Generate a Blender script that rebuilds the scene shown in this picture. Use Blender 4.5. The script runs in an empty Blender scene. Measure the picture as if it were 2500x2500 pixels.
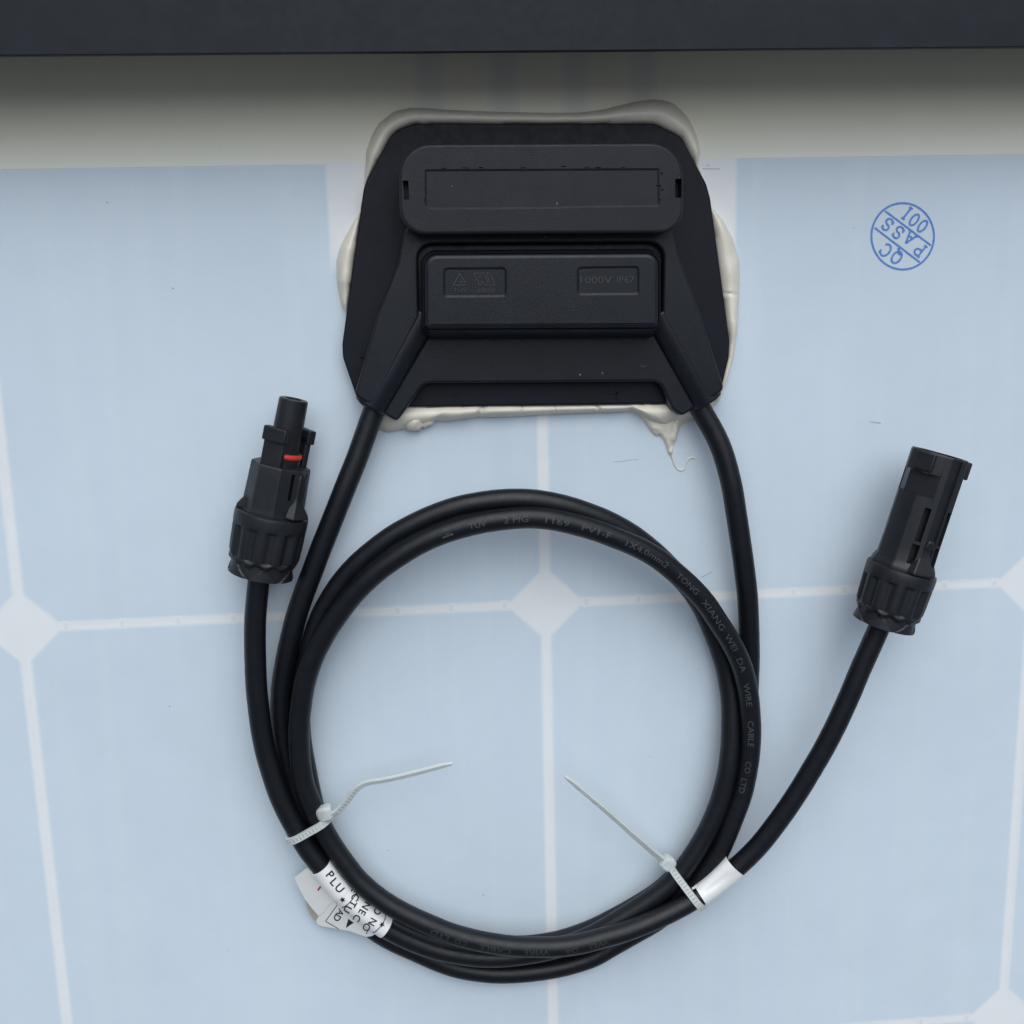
import bpy, bmesh, math, random
from mathutils import Vector, Matrix
random.seed(7)
PI = math.pi
MM = 0.001
scene = bpy.context.scene

# ------------------------------------------------------------------ camera
# Solved from the cell grid of the panel: panel plane is z = 0, millimetres.
F_PX = 2719.0
CAM = Vector((-29.4, 77.6, 266.9))
ROT = Matrix(((0.99610448, -0.0233587, 0.08503082),
              (-0.03959432, -0.98008418, 0.19459519),
              (0.07879187, -0.19720387, -0.97719111)))
cam_data = bpy.data.cameras.new("camera")
cam = bpy.data.objects.new("camera", cam_data)
scene.collection.objects.link(cam)
cam_data.sensor_width = 36.0
cam_data.lens = 36.0 * F_PX / 2500.0
cam_data.clip_start = 0.005
cam_data.clip_end = 100.0
m3 = Matrix((ROT[0], -ROT[1], -ROT[2])).transposed()
cam.matrix_world = Matrix.Translation(CAM * MM) @ m3.to_4x4()
scene.camera = cam

# ------------------------------------------------------------------ daylight (overcast, from the top of the picture)
SUN_EL, SUN_AZ = math.radians(48), math.radians(4)
world = bpy.data.worlds.new("World")
scene.world = world
world.use_nodes = True
wn = world.node_tree
bg = wn.nodes["Background"]
sky = wn.nodes.new("ShaderNodeTexSky")
sky.sky_type = 'NISHITA'
sky.sun_disc = False
sky.sun_elevation = SUN_EL
sky.sun_rotation = SUN_AZ
sky.air_density = 1.0
sky.dust_density = 4.0
sky.ozone_density = 1.0
grey = wn.nodes.new("ShaderNodeHueSaturation")      # overcast: the cloud cover greys the sky
grey.inputs["Saturation"].default_value = 0.45
wn.links.new(sky.outputs[0], grey.inputs["Color"])
wn.links.new(grey.outputs[0], bg.inputs[0])
bg.inputs[1].default_value = 0.05
sun_d = bpy.data.lights.new("sun", 'SUN')
sun_d.energy = 1.5
sun_d.angle = math.radians(74)
sun_d.color = (0.86, 0.94, 1.0)
sun = bpy.data.objects.new("sun", sun_d)
scene.collection.objects.link(sun)
sdir = Vector((math.sin(SUN_AZ) * math.cos(SUN_EL), math.cos(SUN_AZ) * math.cos(SUN_EL), math.sin(SUN_EL)))
sun.rotation_euler = sdir.to_track_quat('Z', 'Y').to_euler()
scene.view_settings.view_transform = 'Standard'
scene.view_settings.look = 'None'
scene.view_settings.exposure = 0.60
scene.view_settings.gamma = 1.0

# ------------------------------------------------------------------ helpers
def P(u, v, z=0.0):
    """photo pixel (2500 px frame) -> point of the place at height z mm"""
    d = Vector(((u - 1250) / F_PX, (v - 1250) / F_PX, 1.0))
    w = ROT.transposed() @ d
    t = (z - CAM.z) / w.z
    return CAM + w * t

def from_crop(pts, x0, y0, s):
    return [(x0 + x / s, y0 + y / s) for x, y in pts]

COL = scene.collection
def empty(name, loc):
    o = bpy.data.objects.new(name, None)
    o.location = Vector(loc) * MM
    o.empty_display_size = 0.01
    COL.objects.link(o)
    return o
def tag(o, label=None, cat=None, group=None, kind=None):
    if label: o['label'] = label
    if cat: o['category'] = cat
    if group: o['group'] = group
    if kind: o['kind'] = kind
    return o
def abs_loc(o):
    v = Vector((0, 0, 0))
    while o is not None:
        v = v + o.location
        o = o.parent
    return v / MM
def link(name, mesh, mat, parent=None):
    o = bpy.data.objects.new(name, mesh)
    COL.objects.link(o)
    if parent is not None:
        o.parent = parent
    if mat is not None:
        mesh.materials.clear()
        mesh.materials.append(mat)
    return o
def make(name, verts, faces, mat, parent=None, smooth=30, wn=True, uvs=None):
    """verts in world millimetres"""
    base = abs_loc(parent) if parent is not None else Vector((0, 0, 0))
    me = bpy.data.meshes.new(name)
    me.from_pydata([tuple((Vector(v) - base) * MM) for v in verts], [], faces)
    me.validate()
    fix(me, smooth)
    if uvs is not None:
        uv = me.uv_layers.new(name="uv")
        for l in me.loops:
            uv.data[l.index].uv = uvs[l.vertex_index]
    o = link(name, me, mat, parent)
    if smooth and wn:
        m = o.modifiers.new("wn", 'WEIGHTED_NORMAL')
        m.keep_sharp = True
        m.weight = 80
    return o
def fix(me, smooth=30, recalc=True):
    bm = bmesh.new()
    bm.from_mesh(me)
    if recalc:
        bmesh.ops.recalc_face_normals(bm, faces=bm.faces)
    a = math.radians(smooth or 0)
    for f in bm.faces:
        f.smooth = bool(smooth)
    for e in bm.edges:
        e.smooth = not (len(e.link_faces) == 2 and e.calc_face_angle(0) > a)
    bm.to_mesh(me)
    bm.free()
class MB:
    def __init__(self): self.v = []; self.f = []; self.uv = []
    def add(self, v, f):
        n = len(self.v)
        self.v += [Vector(a) for a in v]
        self.f += [tuple(i + n for i in x) for x in f]
        return self
    def build(self, name, mat, parent=None, smooth=30, wn=True):
        return make(name, self.v, self.f, mat, parent, smooth, wn)

def round_poly(pts, radii, seg=8):
    """2-D polygon with rounded corners. radii: one number or a list."""
    n = len(pts)
    if not isinstance(radii, (list, tuple)): radii = [radii] * n
    out = []
    for i in range(n):
        p = Vector(pts[i]).to_2d(); a = Vector(pts[i - 1]).to_2d(); b = Vector(pts[(i + 1) % n]).to_2d()
        r = radii[i]
        d1 = (a - p); d2 = (b - p)
        l1, l2 = d1.length, d2.length
        if l1 < 1e-5 or l2 < 1e-5:
            out.append(p); continue
        d1.normalize(); d2.normalize()
        ang = d1.angle(d2)
        if r <= 0 or ang > PI - 0.02:
            out.append(p); continue
        t = min(r / math.tan(ang / 2), l1 * 0.48, l2 * 0.48)
        r = t * math.tan(ang / 2)
        c = p + (d1 + d2).normalized() * (r / math.sin(ang / 2))
        s = p + d1 * t - c; e = p + d2 * t - c
        a0 = math.atan2(s.y, s.x); a1 = math.atan2(e.y, e.x)
        da = (a1 - a0 + PI) % (2 * PI) - PI
        for k in range(seg + 1):
            q = a0 + da * k / seg
            out.append(c + Vector((math.cos(q), math.sin(q))) * r)
    return out
def area2(p):
    return sum(p[i - 1].x * p[i].y - p[i].x * p[i - 1].y for i in range(len(p))) / 2
def inset(p, d):
    """move every corner of polygon p inwards by d"""
    s = 1 if area2(p) > 0 else -1
    n = len(p); out = []
    for i in range(n):
        a, b, c = p[i - 1], p[i], p[(i + 1) % n]
        e1 = (b - a); e2 = (c - b)
        if e1.length < 1e-6: e1 = e2
        if e2.length < 1e-6: e2 = e1
        n1 = Vector((-e1.y, e1.x)).normalized() * s; n2 = Vector((-e2.y, e2.x)).normalized() * s
        m = n1 + n2
        if m.length < 1e-6: m = n1
        m.normalize()
        k = max(0.4, m.dot(n1))
        out.append(b + m * (d / k))
    return out
def loft(mb, rings, cap0=True, cap1=True):
    """rings: list of lists of 3-D points, same count"""
    n = len(rings[0]); v = []; f = []
    for r in rings: v += [Vector(q) for q in r]
    for k in range(len(rings) - 1):
        for i in range(n):
            j = (i + 1) % n
            f.append((k * n + i, k * n + j, (k + 1) * n + j, (k + 1) * n + i))
    if cap0: f.append(tuple(reversed(range(n))))
    if cap1: f.append(tuple(range((len(rings) - 1) * n, len(rings) * n)))
    mb.add(v, f)
    return mb
def lift(p, z): return [Vector((q.x, q.y, z)) for q in p]
def slab(mb, outline, z0, z1, bev=0.6, draft=0.0, seg=4):
    """extruded outline with a rounded upper edge"""
    rings = [lift(outline, z0)]
    for k in range(seg + 1):
        a = PI / 2 * k / seg
        rings.append(lift(inset(outline, draft + bev * (1 - math.cos(a))), z1 - bev + bev * math.sin(a)))
    return loft(mb, rings)
def P2(pts, z):
    return [P(u, v, z).to_2d() for u, v in pts]
def box(mb, c, ax, ay, az, hx, hy, hz):
    c = Vector(c); v = []
    for sx in (-1, 1):
        for sy in (-1, 1):
            for sz in (-1, 1):
                v.append(c + ax * hx * sx + ay * hy * sy + az * hz * sz)
    f = [(0, 1, 3, 2), (4, 6, 7, 5), (0, 4, 5, 1), (2, 3, 7, 6), (0, 2, 6, 4), (1, 5, 7, 3)]
    mb.add(v, f); return mb
def bevel_obj(o, w, seg=2, angle=35):
    m = o.modifiers.new("edge", 'BEVEL'); m.width = w * MM; m.segments = seg
    m.limit_method = 'ANGLE'; m.angle_limit = math.radians(angle)
    m.harden_normals = False
    if "wn" in o.modifiers:
        o.modifiers.remove(o.modifiers["wn"]); w_ = o.modifiers.new("wn", 'WEIGHTED_NORMAL'); w_.keep_sharp = True
    return o
def cut(o, cutters, smooth=30):
    """boolean the cutter meshes (MB, world mm) out of o"""
    for mb in cutters:
        c = make("cutter", mb.v, mb.f, None, o.parent, 0)
        if "wn" in o.modifiers: o.modifiers.remove(o.modifiers["wn"])
        m = o.modifiers.new("cut", 'BOOLEAN'); m.operation = 'DIFFERENCE'; m.object = c; m.solver = 'EXACT'
        dg = bpy.context.evaluated_depsgraph_get(); dg.update()
        me = bpy.data.meshes.new_from_object(o.evaluated_get(dg))
        o.modifiers.clear()
        old = o.data; mats = [x for x in old.materials]
        o.data = me
        me.materials.clear()
        for x in mats: me.materials.append(x)
        bpy.data.objects.remove(c)
    fix(o.data, smooth, recalc=False)
    w_ = o.modifiers.new("wn", 'WEIGHTED_NORMAL'); w_.keep_sharp = True
    return o

def catmull(pts, step=0.8):
    """dense, evenly spaced, lightly smoothed curve through 3-D points"""
    pts = [Vector(p) for p in pts]
    ext = [pts[0] * 2 - pts[1]] + pts + [pts[-1] * 2 - pts[-2]]
    d = []
    for i in range(1, len(ext) - 2):
        p0, p1, p2, p3 = ext[i - 1:i + 3]
        n = max(4, int((p2 - p1).length / 0.4))
        t0 = 0; t1 = t0 + max(1e-3, (p1 - p0).length ** .5); t2 = t1 + max(1e-3, (p2 - p1).length ** .5); t3 = t2 + max(1e-3, (p3 - p2).length ** .5)
        for k in range(n):
            t = t1 + (t2 - t1) * k / n
            a1 = p0 * ((t1 - t) / (t1 - t0)) + p1 * ((t - t0) / (t1 - t0))
            a2 = p1 * ((t2 - t) / (t2 - t1)) + p2 * ((t - t1) / (t2 - t1))
            a3 = p2 * ((t3 - t) / (t3 - t2)) + p3 * ((t - t2) / (t3 - t2))
            b1 = a1 * ((t2 - t) / (t2 - t0)) + a2 * ((t - t0) / (t2 - t0))
            b2 = a2 * ((t3 - t) / (t3 - t1)) + a3 * ((t - t1) / (t3 - t1))
            d.append(b1 * ((t2 - t) / (t2 - t1)) + b2 * ((t - t1) / (t2 - t1)))
    d.append(pts[-1])
    return resample(d, step)
def resample(d, step):
    out = [d[0]]; acc = 0
    for a, b in zip(d, d[1:]):
        L = (b - a).length
        if L < 1e-9: continue
        pos = step - acc
        while pos <= L:
            out.append(a.lerp(b, pos / L)); pos += step
        acc = L - (pos - step)
    if (out[-1] - d[-1]).length > step * 0.3: out.append(d[-1])
    return out
def smooth_path(d, n):
    for _ in range(n):
        d = [d[0]] + [d[i - 1] * .25 + d[i] * .5 + d[i + 1] * .25 for i in range(1, len(d) - 1)] + [d[-1]]
    return d
class Path:
    def __init__(self, pts):
        self.p = pts; n = len(pts)
        self.t = []; self.s = [0.0]
        for i in range(n):
            a = pts[max(0, i - 1)]; b = pts[min(n - 1, i + 1)]
            self.t.append((b - a).normalized())
            if i: self.s.append(self.s[-1] + (pts[i] - pts[i - 1]).length)
        self.side = [t.cross(Vector((0, 0, 1))).normalized() for t in self.t]
        self.up = [a.cross(b).normalized() for a, b in zip(self.side, self.t)]
    def at(self, s):
        s = min(max(s, 0.0), self.s[-1] - 1e-6)
        lo, hi = 0, len(self.s) - 1
        while hi - lo > 1:
            m = (lo + hi) // 2
            if self.s[m] <= s: lo = m
            else: hi = m
        k = (s - self.s[lo]) / (self.s[hi] - self.s[lo])
        f = lambda a: a[lo].lerp(a[hi], k)
        return f(self.p), f(self.t).normalized(), f(self.side).normalized(), f(self.up).normalized()
    def near_px(self, u, v, s0=0, s1=1e9):
        """arc length of the point that shows nearest to photo pixel (u, v) between s0 and s1"""
        best = None
        for i, q in enumerate(self.p):
            if not s0 <= self.s[i] <= s1: continue
            w = ROT @ (q - CAM)
            d = (1250 + F_PX * w.x / w.z - u) ** 2 + (1250 + F_PX * w.y / w.z - v) ** 2
            if best is None or d < best[0]: best = (d, self.s[i])
        return best[1]
def tube(mb, path, r, n=40, s0=None, s1=None, rf=None, caps=True):
    idx = [i for i in range(len(path.p)) if (s0 is None or path.s[i] >= s0) and (s1 is None or path.s[i] <= s1)]
    rings = []
    for i in idx:
        ring = []
        for k in range(n):
            a = 2 * PI * k / n
            rr = rf(path.s[i], a) if rf else r
            ring.append(path.p[i] + path.up[i] * (math.cos(a) * rr) + path.side[i] * (math.sin(a) * rr))
        rings.append(ring)
    return loft(mb, rings, caps, caps)

def text_geo(s, res=3, bold=0.0):
    """filled glyphs of the built-in font: list of 2-D verts (unit size), faces, width"""
    cu = bpy.data.curves.new("t", 'FONT'); cu.body = s; cu.size = 1.0; cu.resolution_u = res; cu.offset = bold
    o = bpy.data.objects.new("t", cu); COL.objects.link(o)
    dg = bpy.context.evaluated_depsgraph_get(); dg.update()
    me = bpy.data.meshes.new_from_object(o.evaluated_get(dg))
    bm = bmesh.new(); bm.from_mesh(me)
    bmesh.ops.triangulate(bm, faces=bm.faces)
    for _ in range(4):
        es = [e for e in bm.edges if e.calc_length() > 0.16]
        if not es: break
        bmesh.ops.subdivide_edges(bm, edges=es, cuts=1)
        bmesh.ops.triangulate(bm, faces=bm.faces)
    bm.to_mesh(me); bm.free()
    v = [(a.co.x, a.co.y) for a in me.vertices]; f = [tuple(p.vertices) for p in me.polygons]
    bpy.data.objects.remove(o); bpy.data.meshes.remove(me)
    xs = [a[0] for a in v] or [0]
    x0 = min(xs)
    return [(a[0] - x0, a[1]) for a in v], f, max(xs) - x0
def stroke_geo(lines, w):
    """flat polylines of width w as 2-D verts + faces"""
    V = []; Fc = []
    for ln in lines:
        ln = [Vector(p) for p in ln]
        n = len(ln); L = []; R = []
        closed = (ln[0] - ln[-1]).length < 1e-6
        for i in range(n):
            a = ln[i - 1] if i else (ln[-2] if closed else ln[0]); b = ln[i + 1] if i < n - 1 else (ln[1] if closed else ln[-1])
            e1 = (ln[i] - a); e2 = (b - ln[i])
            if e1.length < 1e-9: e1 = e2
            if e2.length < 1e-9: e2 = e1
            e1.normalize(); e2.normalize()
            m = Vector((-e1.y - e2.y, e1.x + e2.x))
            if m.length < 1e-6: m = Vector((-e1.y, e1.x))
            m.normalize()
            k = max(0.45, m.dot(Vector((-e1.y, e1.x))))
            L.append(ln[i] + m * (w / 2 / k)); R.append(ln[i] - m * (w / 2 / k))
        o = len(V)
        V += L + R
        for i in range(n - 1): Fc.append((o + i, o + i + 1, o + n + i + 1, o + n + i))
    return [(a.x, a.y) for a in V], Fc
def arc(cx, cy, rx, ry, a0, a1, n=20):
    return [(cx + rx * math.cos(math.radians(a0 + (a1 - a0) * k / n)), cy + ry * math.sin(math.radians(a0 + (a1 - a0) * k / n))) for k in range(n + 1)]

# ------------------------------------------------------------------ materials
def new_mat(name):
    m = bpy.data.materials.new(name); m.use_nodes = True
    nt = m.node_tree; b = nt.nodes["Principled BSDF"]
    return m, nt, b
def coords(nt):
    g = nt.nodes.new("ShaderNodeNewGeometry")
    k = nt.nodes.new("ShaderNodeVectorMath"); k.operation = 'SCALE'; k.inputs[3].default_value = 1000.0   # metres -> mm
    nt.links.new(g.outputs["Position"], k.inputs[0])
    return k.outputs[0]
def noise(nt, vec, scale, detail=3, rough=0.5, stretch=None):
    if stretch:
        mp = nt.nodes.new("ShaderNodeVectorMath"); mp.operation = 'MULTIPLY'; mp.inputs[1].default_value = stretch
        nt.links.new(vec, mp.inputs[0]); vec = mp.outputs[0]
    n = nt.nodes.new("ShaderNodeTexNoise"); n.inputs["Scale"].default_value = scale
    n.inputs["Detail"].default_value = detail; n.inputs["Roughness"].default_value = rough
    nt.links.new(vec, n.inputs["Vector"])
    return n.outputs["Fac"]
def ramp(nt, fac, stops):
    r = nt.nodes.new("ShaderNodeValToRGB")
    e = r.color_ramp.elements
    while len(e) < len(stops): e.new(0.5)
    for i, (p, c) in enumerate(stops):
        e[i].position = p; e[i].color = (*c, 1) if len(c) == 3 else c
    nt.links.new(fac, r.inputs[0])
    return r.outputs[0]
def mix(nt, fac, a, b, mode='MIX'):
    m = nt.nodes.new("ShaderNodeMix"); m.data_type = 'RGBA'; m.blend_type = mode
    for s, v in ((m.inputs[0], fac), (m.inputs[6], a), (m.inputs[7], b)):
        if hasattr(v, "is_output"): nt.links.new(v, s)
        elif isinstance(v, (int, float)): s.default_value = v
        else: s.default_value = (*v, 1)
    return m.outputs[2]
def bump(nt, b, h, dist, strength=1.0):
    n = nt.nodes.new("ShaderNodeBump"); n.inputs["Distance"].default_value = dist * MM; n.inputs["Strength"].default_value = strength
    nt.links.new(h, n.inputs["Height"]); nt.links.new(n.outputs[0], b.inputs["Normal"])
def plastic(name, col, rough=0.5, spec=0.5, grain=0.04, scale=3.0, dust=0.0):
    m, nt, b = new_mat(name)
    c = coords(nt)
    n1 = noise(nt, c, 0.12, 4)
    dark = tuple(x * 0.85 for x in col); lite = tuple(x * 1.15 for x in col)
    base = ramp(nt, n1, [(0.3, dark), (0.7, lite)])
    if dust:
        n3 = noise(nt, c, 2.6, 5, 0.65)
        f = ramp(nt, n3, [(0.66, (0, 0, 0)), (0.80, (dust, dust, dust))])
        base = mix(nt, f, base, (0.16, 0.16, 0.155))
    nt.links.new(base, b.inputs["Base Color"])
    rr = ramp(nt, noise(nt, c, 0.5, 4), [(0.3, (rough - .06,) * 3), (0.7, (rough + .06,) * 3)])
    nt.links.new(rr, b.inputs["Roughness"])
    b.inputs["Specular IOR Level"].default_value = spec
    bump(nt, b, noise(nt, c, scale, 3), grain, 0.6)
    return m
M_LID = plastic("lid_plastic", (0.0118, 0.0128, 0.0185), 0.46, 0.29, 0.06, 4.5, 0.14)
M_BOX = plastic("box_plastic", (0.0065, 0.0082, 0.0130), 0.40, 0.33, 0.06, 4.5, 0.2)
M_PLATE = plastic("plate_plastic", (0.0055, 0.0066, 0.0125), 0.50, 0.22, 0.03, 3.0, 0.08)
M_CONN = plastic("connector_plastic", (0.0105, 0.012, 0.0155), 0.44, 0.40, 0.04, 3.0, 0.22)
M_CABLE = plastic("cable_sheath", (0.0042, 0.0055, 0.0085), 0.40, 0.36, 0.09, 4.0, 0.22)
M_PRINT = plastic("sheath_print", (0.055, 0.060, 0.064), 0.6, 0.4, 0.0)
M_PRINT2 = plastic("worn_sheath_print", (0.032, 0.035, 0.038), 0.6, 0.4, 0.0)
M_EMBOSS = plastic("moulded_letter", (0.022, 0.023, 0.027), 0.42, 0.6, 0.0)
M_RED = plastic("red_rubber", (0.55, 0.045, 0.02), 0.45, 0.5, 0.01)
M_FRAME = plastic("anodised_frame", (0.0115, 0.0152, 0.0210), 0.5, 0.2, 0.012, 5.0, 0.0)
M_INK = plastic("black_ink", (0.012, 0.012, 0.016), 0.5, 0.4, 0.0)
M_REDINK = plastic("red_ink", (0.45, 0.02, 0.07), 0.5, 0.4, 0.0)
M_MARK = plastic("pencil_mark", (0.40, 0.42, 0.44), 0.6, 0.3, 0.0)

def panel_mat(name, gap, cell=None, fade=None, streak=0.0):
    m, nt, b = new_mat(name)
    c = coords(nt)
    nn = mix(nt, 0.35, noise(nt, c, 0.016, 4), noise(nt, c, 0.11, 6, 0.65))
    col = ramp(nt, nn, [(0.32, tuple(x * 0.955 for x in (cell or gap))), (0.68, tuple(min(1, x * 1.03) for x in (cell or gap)))])
    gr = ramp(nt, noise(nt, c, 2.2, 4, 0.7), [(0.3, (0.965,) * 3), (0.7, (1.0,) * 3)])
    col = mix(nt, 1.0, col, gr, 'MULTIPLY')
    if streak:
        st = noise(nt, c, 1.0, 2, 0.5, (0.16, 0.006, 0))
        f = ramp(nt, st, [(0.50, (0, 0, 0)), (0.62, (streak,) * 3)])
        col = mix(nt, f, col, gap)
    if fade:
        at = nt.nodes.new("ShaderNodeAttribute"); at.attribute_name = "inside"
        f = ramp(nt, at.outputs["Fac"], [(0.0, (0, 0, 0)), (1.0, (fade,) * 3)])
        col = mix(nt, f, gap, col)
    # sparse dirt specks
    v = nt.nodes.new("ShaderNodeTexVoronoi"); v.feature = 'F1'; v.inputs["Scale"].default_value = 0.11
    nt.links.new(c, v.inputs["Vector"])
    sp = ramp(nt, v.outputs["Distance"], [(0.012, (1, 1, 1)), (0.026, (0, 0, 0))])
    pick = ramp(nt, noise(nt, c, 0.05, 1), [(0.48, (0, 0, 0)), (0.56, (0.75,) * 3)])
    sp = mix(nt, 1.0, sp, pick, 'MULTIPLY')
    col = mix(nt, sp, col, (0.10, 0.10, 0.09))
    nt.links.new(col, b.inputs["Base Color"])
    b.inputs["Roughness"].default_value = 0.38
    b.inputs["Specular IOR Level"].default_value = 0.35
    bump(nt, b, noise(nt, c, 0.06, 3), 0.25, 0.6)
    return m
GAP = (0.785, 0.805, 0.82)
CELL = (0.60, 0.690, 0.775)
M_SHEET = panel_mat("backsheet", GAP)
M_CELL = panel_mat("cell_behind_sheet", GAP, CELL, 1.0, 0.07)
M_RIBBON = panel_mat("ribbon_behind_sheet", (0.80, 0.77, 0.645), (0.68, 0.675, 0.575), 0.8)
M_MARGIN = panel_mat("margin_sheet", GAP, (0.82, 0.785, 0.615), 1.0)  # yellowed edge tone, with warm light coming through the sheet mixed into the colour
M_STRIP = panel_mat("strip_behind_sheet", CELL, GAP, 1.0)
M_TAB = panel_mat("tab_behind_sheet", GAP, (0.60, 0.675, 0.715), 0.5)

def sealant_mat():
    m, nt, b = new_mat("silicone")
    c = coords(nt)
    col = ramp(nt, noise(nt, c, 0.2, 5, 0.6), [(0.25, (0.70, 0.655, 0.55)), (0.75, (0.79, 0.75, 0.65))])
    nt.links.new(col, b.inputs["Base Color"])
    b.inputs["Roughness"].default_value = 0.42
    b.inputs["Subsurface Weight"].default_value = 0.15
    b.inputs["Subsurface Radius"].default_value = (0.001, 0.0008, 0.0006)
    bump(nt, b, noise(nt, c, 0.35, 4), 0.25, 0.5)
    return m
M_SEAL = sealant_mat()
def white_label(name, col, rough=0.3):
    m, nt, b = new_mat(name)
    c = coords(nt)
    cc = ramp(nt, noise(nt, c, 0.4, 4), [(0.3, tuple(x * 0.96 for x in col)), (0.7, col)])
    nt.links.new(cc, b.inputs["Base Color"]); b.inputs["Roughness"].default_value = rough
    b.inputs["Coat Weight"].default_value = 0.25; b.inputs["Coat Roughness"].default_value = 0.2
    bump(nt, b, noise(nt, c, 0.35, 2), 0.12, 0.5)
    return m
M_LABEL = white_label("white_vinyl", (0.82, 0.82, 0.82))
M_FLAG = white_label("milky_vinyl", (0.82, 0.83, 0.81), 0.4)
M_GLUE = white_label("old_glue", (0.42, 0.39, 0.31), 0.6)
def nylon():
    m, nt, b = new_mat("clear_nylon")
    b.inputs["Base Color"].default_value = (0.86, 0.90, 0.89, 1)
    b.inputs["Roughness"].default_value = 0.32
    b.inputs["Transmission Weight"].default_value = 0.5
    b.inputs["Subsurface Weight"].default_value = 0.2
    b.inputs["Subsurface Radius"].default_value = (0.001, 0.001, 0.001)
    b.inputs["IOR"].default_value = 1.4
    return m
M_NYLON = nylon()
m_, nt_, b_ = new_mat("nylon_notch"); b_.inputs["Base Color"].default_value = (0.46, 0.50, 0.52, 1); b_.inputs["Roughness"].default_value = 0.5; M_NOTCH = m_
def ink():
    m, nt, b = new_mat("blue_ink")
    c = coords(nt)
    col = ramp(nt, noise(nt, c, 1.2, 4, 0.6), [(0.25, (0.055, 0.17, 0.52)), (0.8, (0.14, 0.31, 0.66))])
    nt.links.new(col, b.inputs["Base Color"]); b.inputs["Roughness"].default_value = 0.5
    return m
M_STAMP = ink()
m_, nt_, b_ = new_mat("ground_concrete")
c_ = coords(nt_); nt_.links.new(ramp(nt_, noise(nt_, c_, 0.02, 6), [(0.3, (0.20, 0.19, 0.18)), (0.7, (0.30, 0.29, 0.27))]), b_.inputs["Base Color"]); b_.inputs["Roughness"].default_value = 0.9
M_GROUND = m_

# ------------------------------------------------------------------ ground under the panel
mb = MB(); mb.add([(-4000, -4000, -45), (4000, -4000, -45), (4000, 4000, -45), (-4000, 4000, -45)], [(0, 1, 2, 3)])
g = mb.build("ground", M_GROUND, None, 0); tag(g, kind="structure")

# ------------------------------------------------------------------ solar panel, back side up
PX, PY, YT = 127.0, 126.09, 106.87
panel = empty("solar_panel", (0, 0, 0))
tag(panel, "white backed solar panel with blue cells showing through and a black metal frame", "solar panel")
RAIL_H = 26.0
e0 = P(0, 136, RAIL_H); e1 = P(2500, 115, RAIL_H)
ed = (e1 - e0).normalized(); en = Vector((-ed.y, ed.x, 0))
RAIL_W = 24.0
mb = MB(); mb.add([(-400, -480, 0), (400, -480, 0), (400, 175, 0), (-400, 175, 0), (-400, -480, -4), (400, -480, -4), (400, 175, -4), (-400, 175, -4)],
       [(0, 1, 2, 3), (7, 6, 5, 4), (0, 4, 5, 1), (1, 5, 6, 2), (2, 6, 7, 3), (3, 7, 4, 0)])
mb.build("backsheet", M_SHEET, panel, 0)
# frame rail: flange over the sheet, outer wall, sheet clip
def rail():
    prof = [(0, RAIL_H), (RAIL_W - .8, RAIL_H), (RAIL_W, RAIL_H - .8), (RAIL_W, -6), (RAIL_W - 2, -6), (RAIL_W - 2, .3), (RAIL_W - 9, .3), (RAIL_W - 9, 2.0), (RAIL_W - 2, 2.0), (RAIL_W - 2, RAIL_H - 1.8), (0.3, RAIL_H - 1.8), (0, RAIL_H - 1.5), (0, RAIL_H - .25)]
    rings = []
    o = Vector((e0.x, e0.y, 0))
    for L in (-280, 540):
        rings.append([o + ed * L + en * a + Vector((0, 0, z)) for a, z in prof])
    mb = MB(); loft(mb, rings)
    return bevel_obj(mb.build("frame_rail", M_FRAME, panel, 25), 0.2, 2, 50)
rail()
# cells
def inner_attr(o, vals):
    a = o.data.attributes.new("inside", 'FLOAT', 'POINT')
    for i, x in enumerate(vals): a.data[i].value = x
GX, GY, CH = 0.68, 0.5, 8.2
def fade_patch(name, outline, z, mat, w=1.15):
    inn = inset(outline, w); n = len(outline)
    v = lift(outline, z) + lift(inn, z + 0.012)
    f = [(i, (i + 1) % n, n + (i + 1) % n, n + i) for i in range(n)] + [tuple(range(n, 2 * n))]
    o = make(name, v, f, mat, panel, 0)
    inner_attr(o, [0.0] * n + [1.0] * n)
    return o
for r in range(0, -4, -1):
    for c in range(-3, 3):
        x0, x1 = c * PX + GX, (c + 1) * PX - GX
        if r == 0:
            y0, y1 = GY, YT
        else:
            y0, y1 = r * PY + GY, (r + 1) * PY - GY
        a, b_c = CH - GX, CH - GY
        o = [(x0 + b_c - .0, y0), (x1 - b_c, y0), (x1, y0 + a), ]
        if r == 0: o += [(x1, y1), (x0, y1)]
        else: o += [(x1, y1 - a), (x1 - b_c, y1), (x0 + b_c, y1), (x0, y1 - a)]
        o += [(x0, y0 + a)]
        fade_patch("cell", [Vector(q) for q in o], 0.030, M_CELL)
# narrow connecting tabs that cross the gaps (laminated behind the sheet)
for r in (0, -1):
    for c in range(-2, 2):
        for k in range(9):
            x = c * PX + 10.3 + 13.3 * k
            y = r * PY
            fade_patch("connecting_tab", [Vector(q) for q in ((x - .8, y - 1.2), (x + .8, y - 1.2), (x + .8, y + 1.2), (x - .8, y + 1.2))], 0.055, M_TAB, 0.5)
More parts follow.
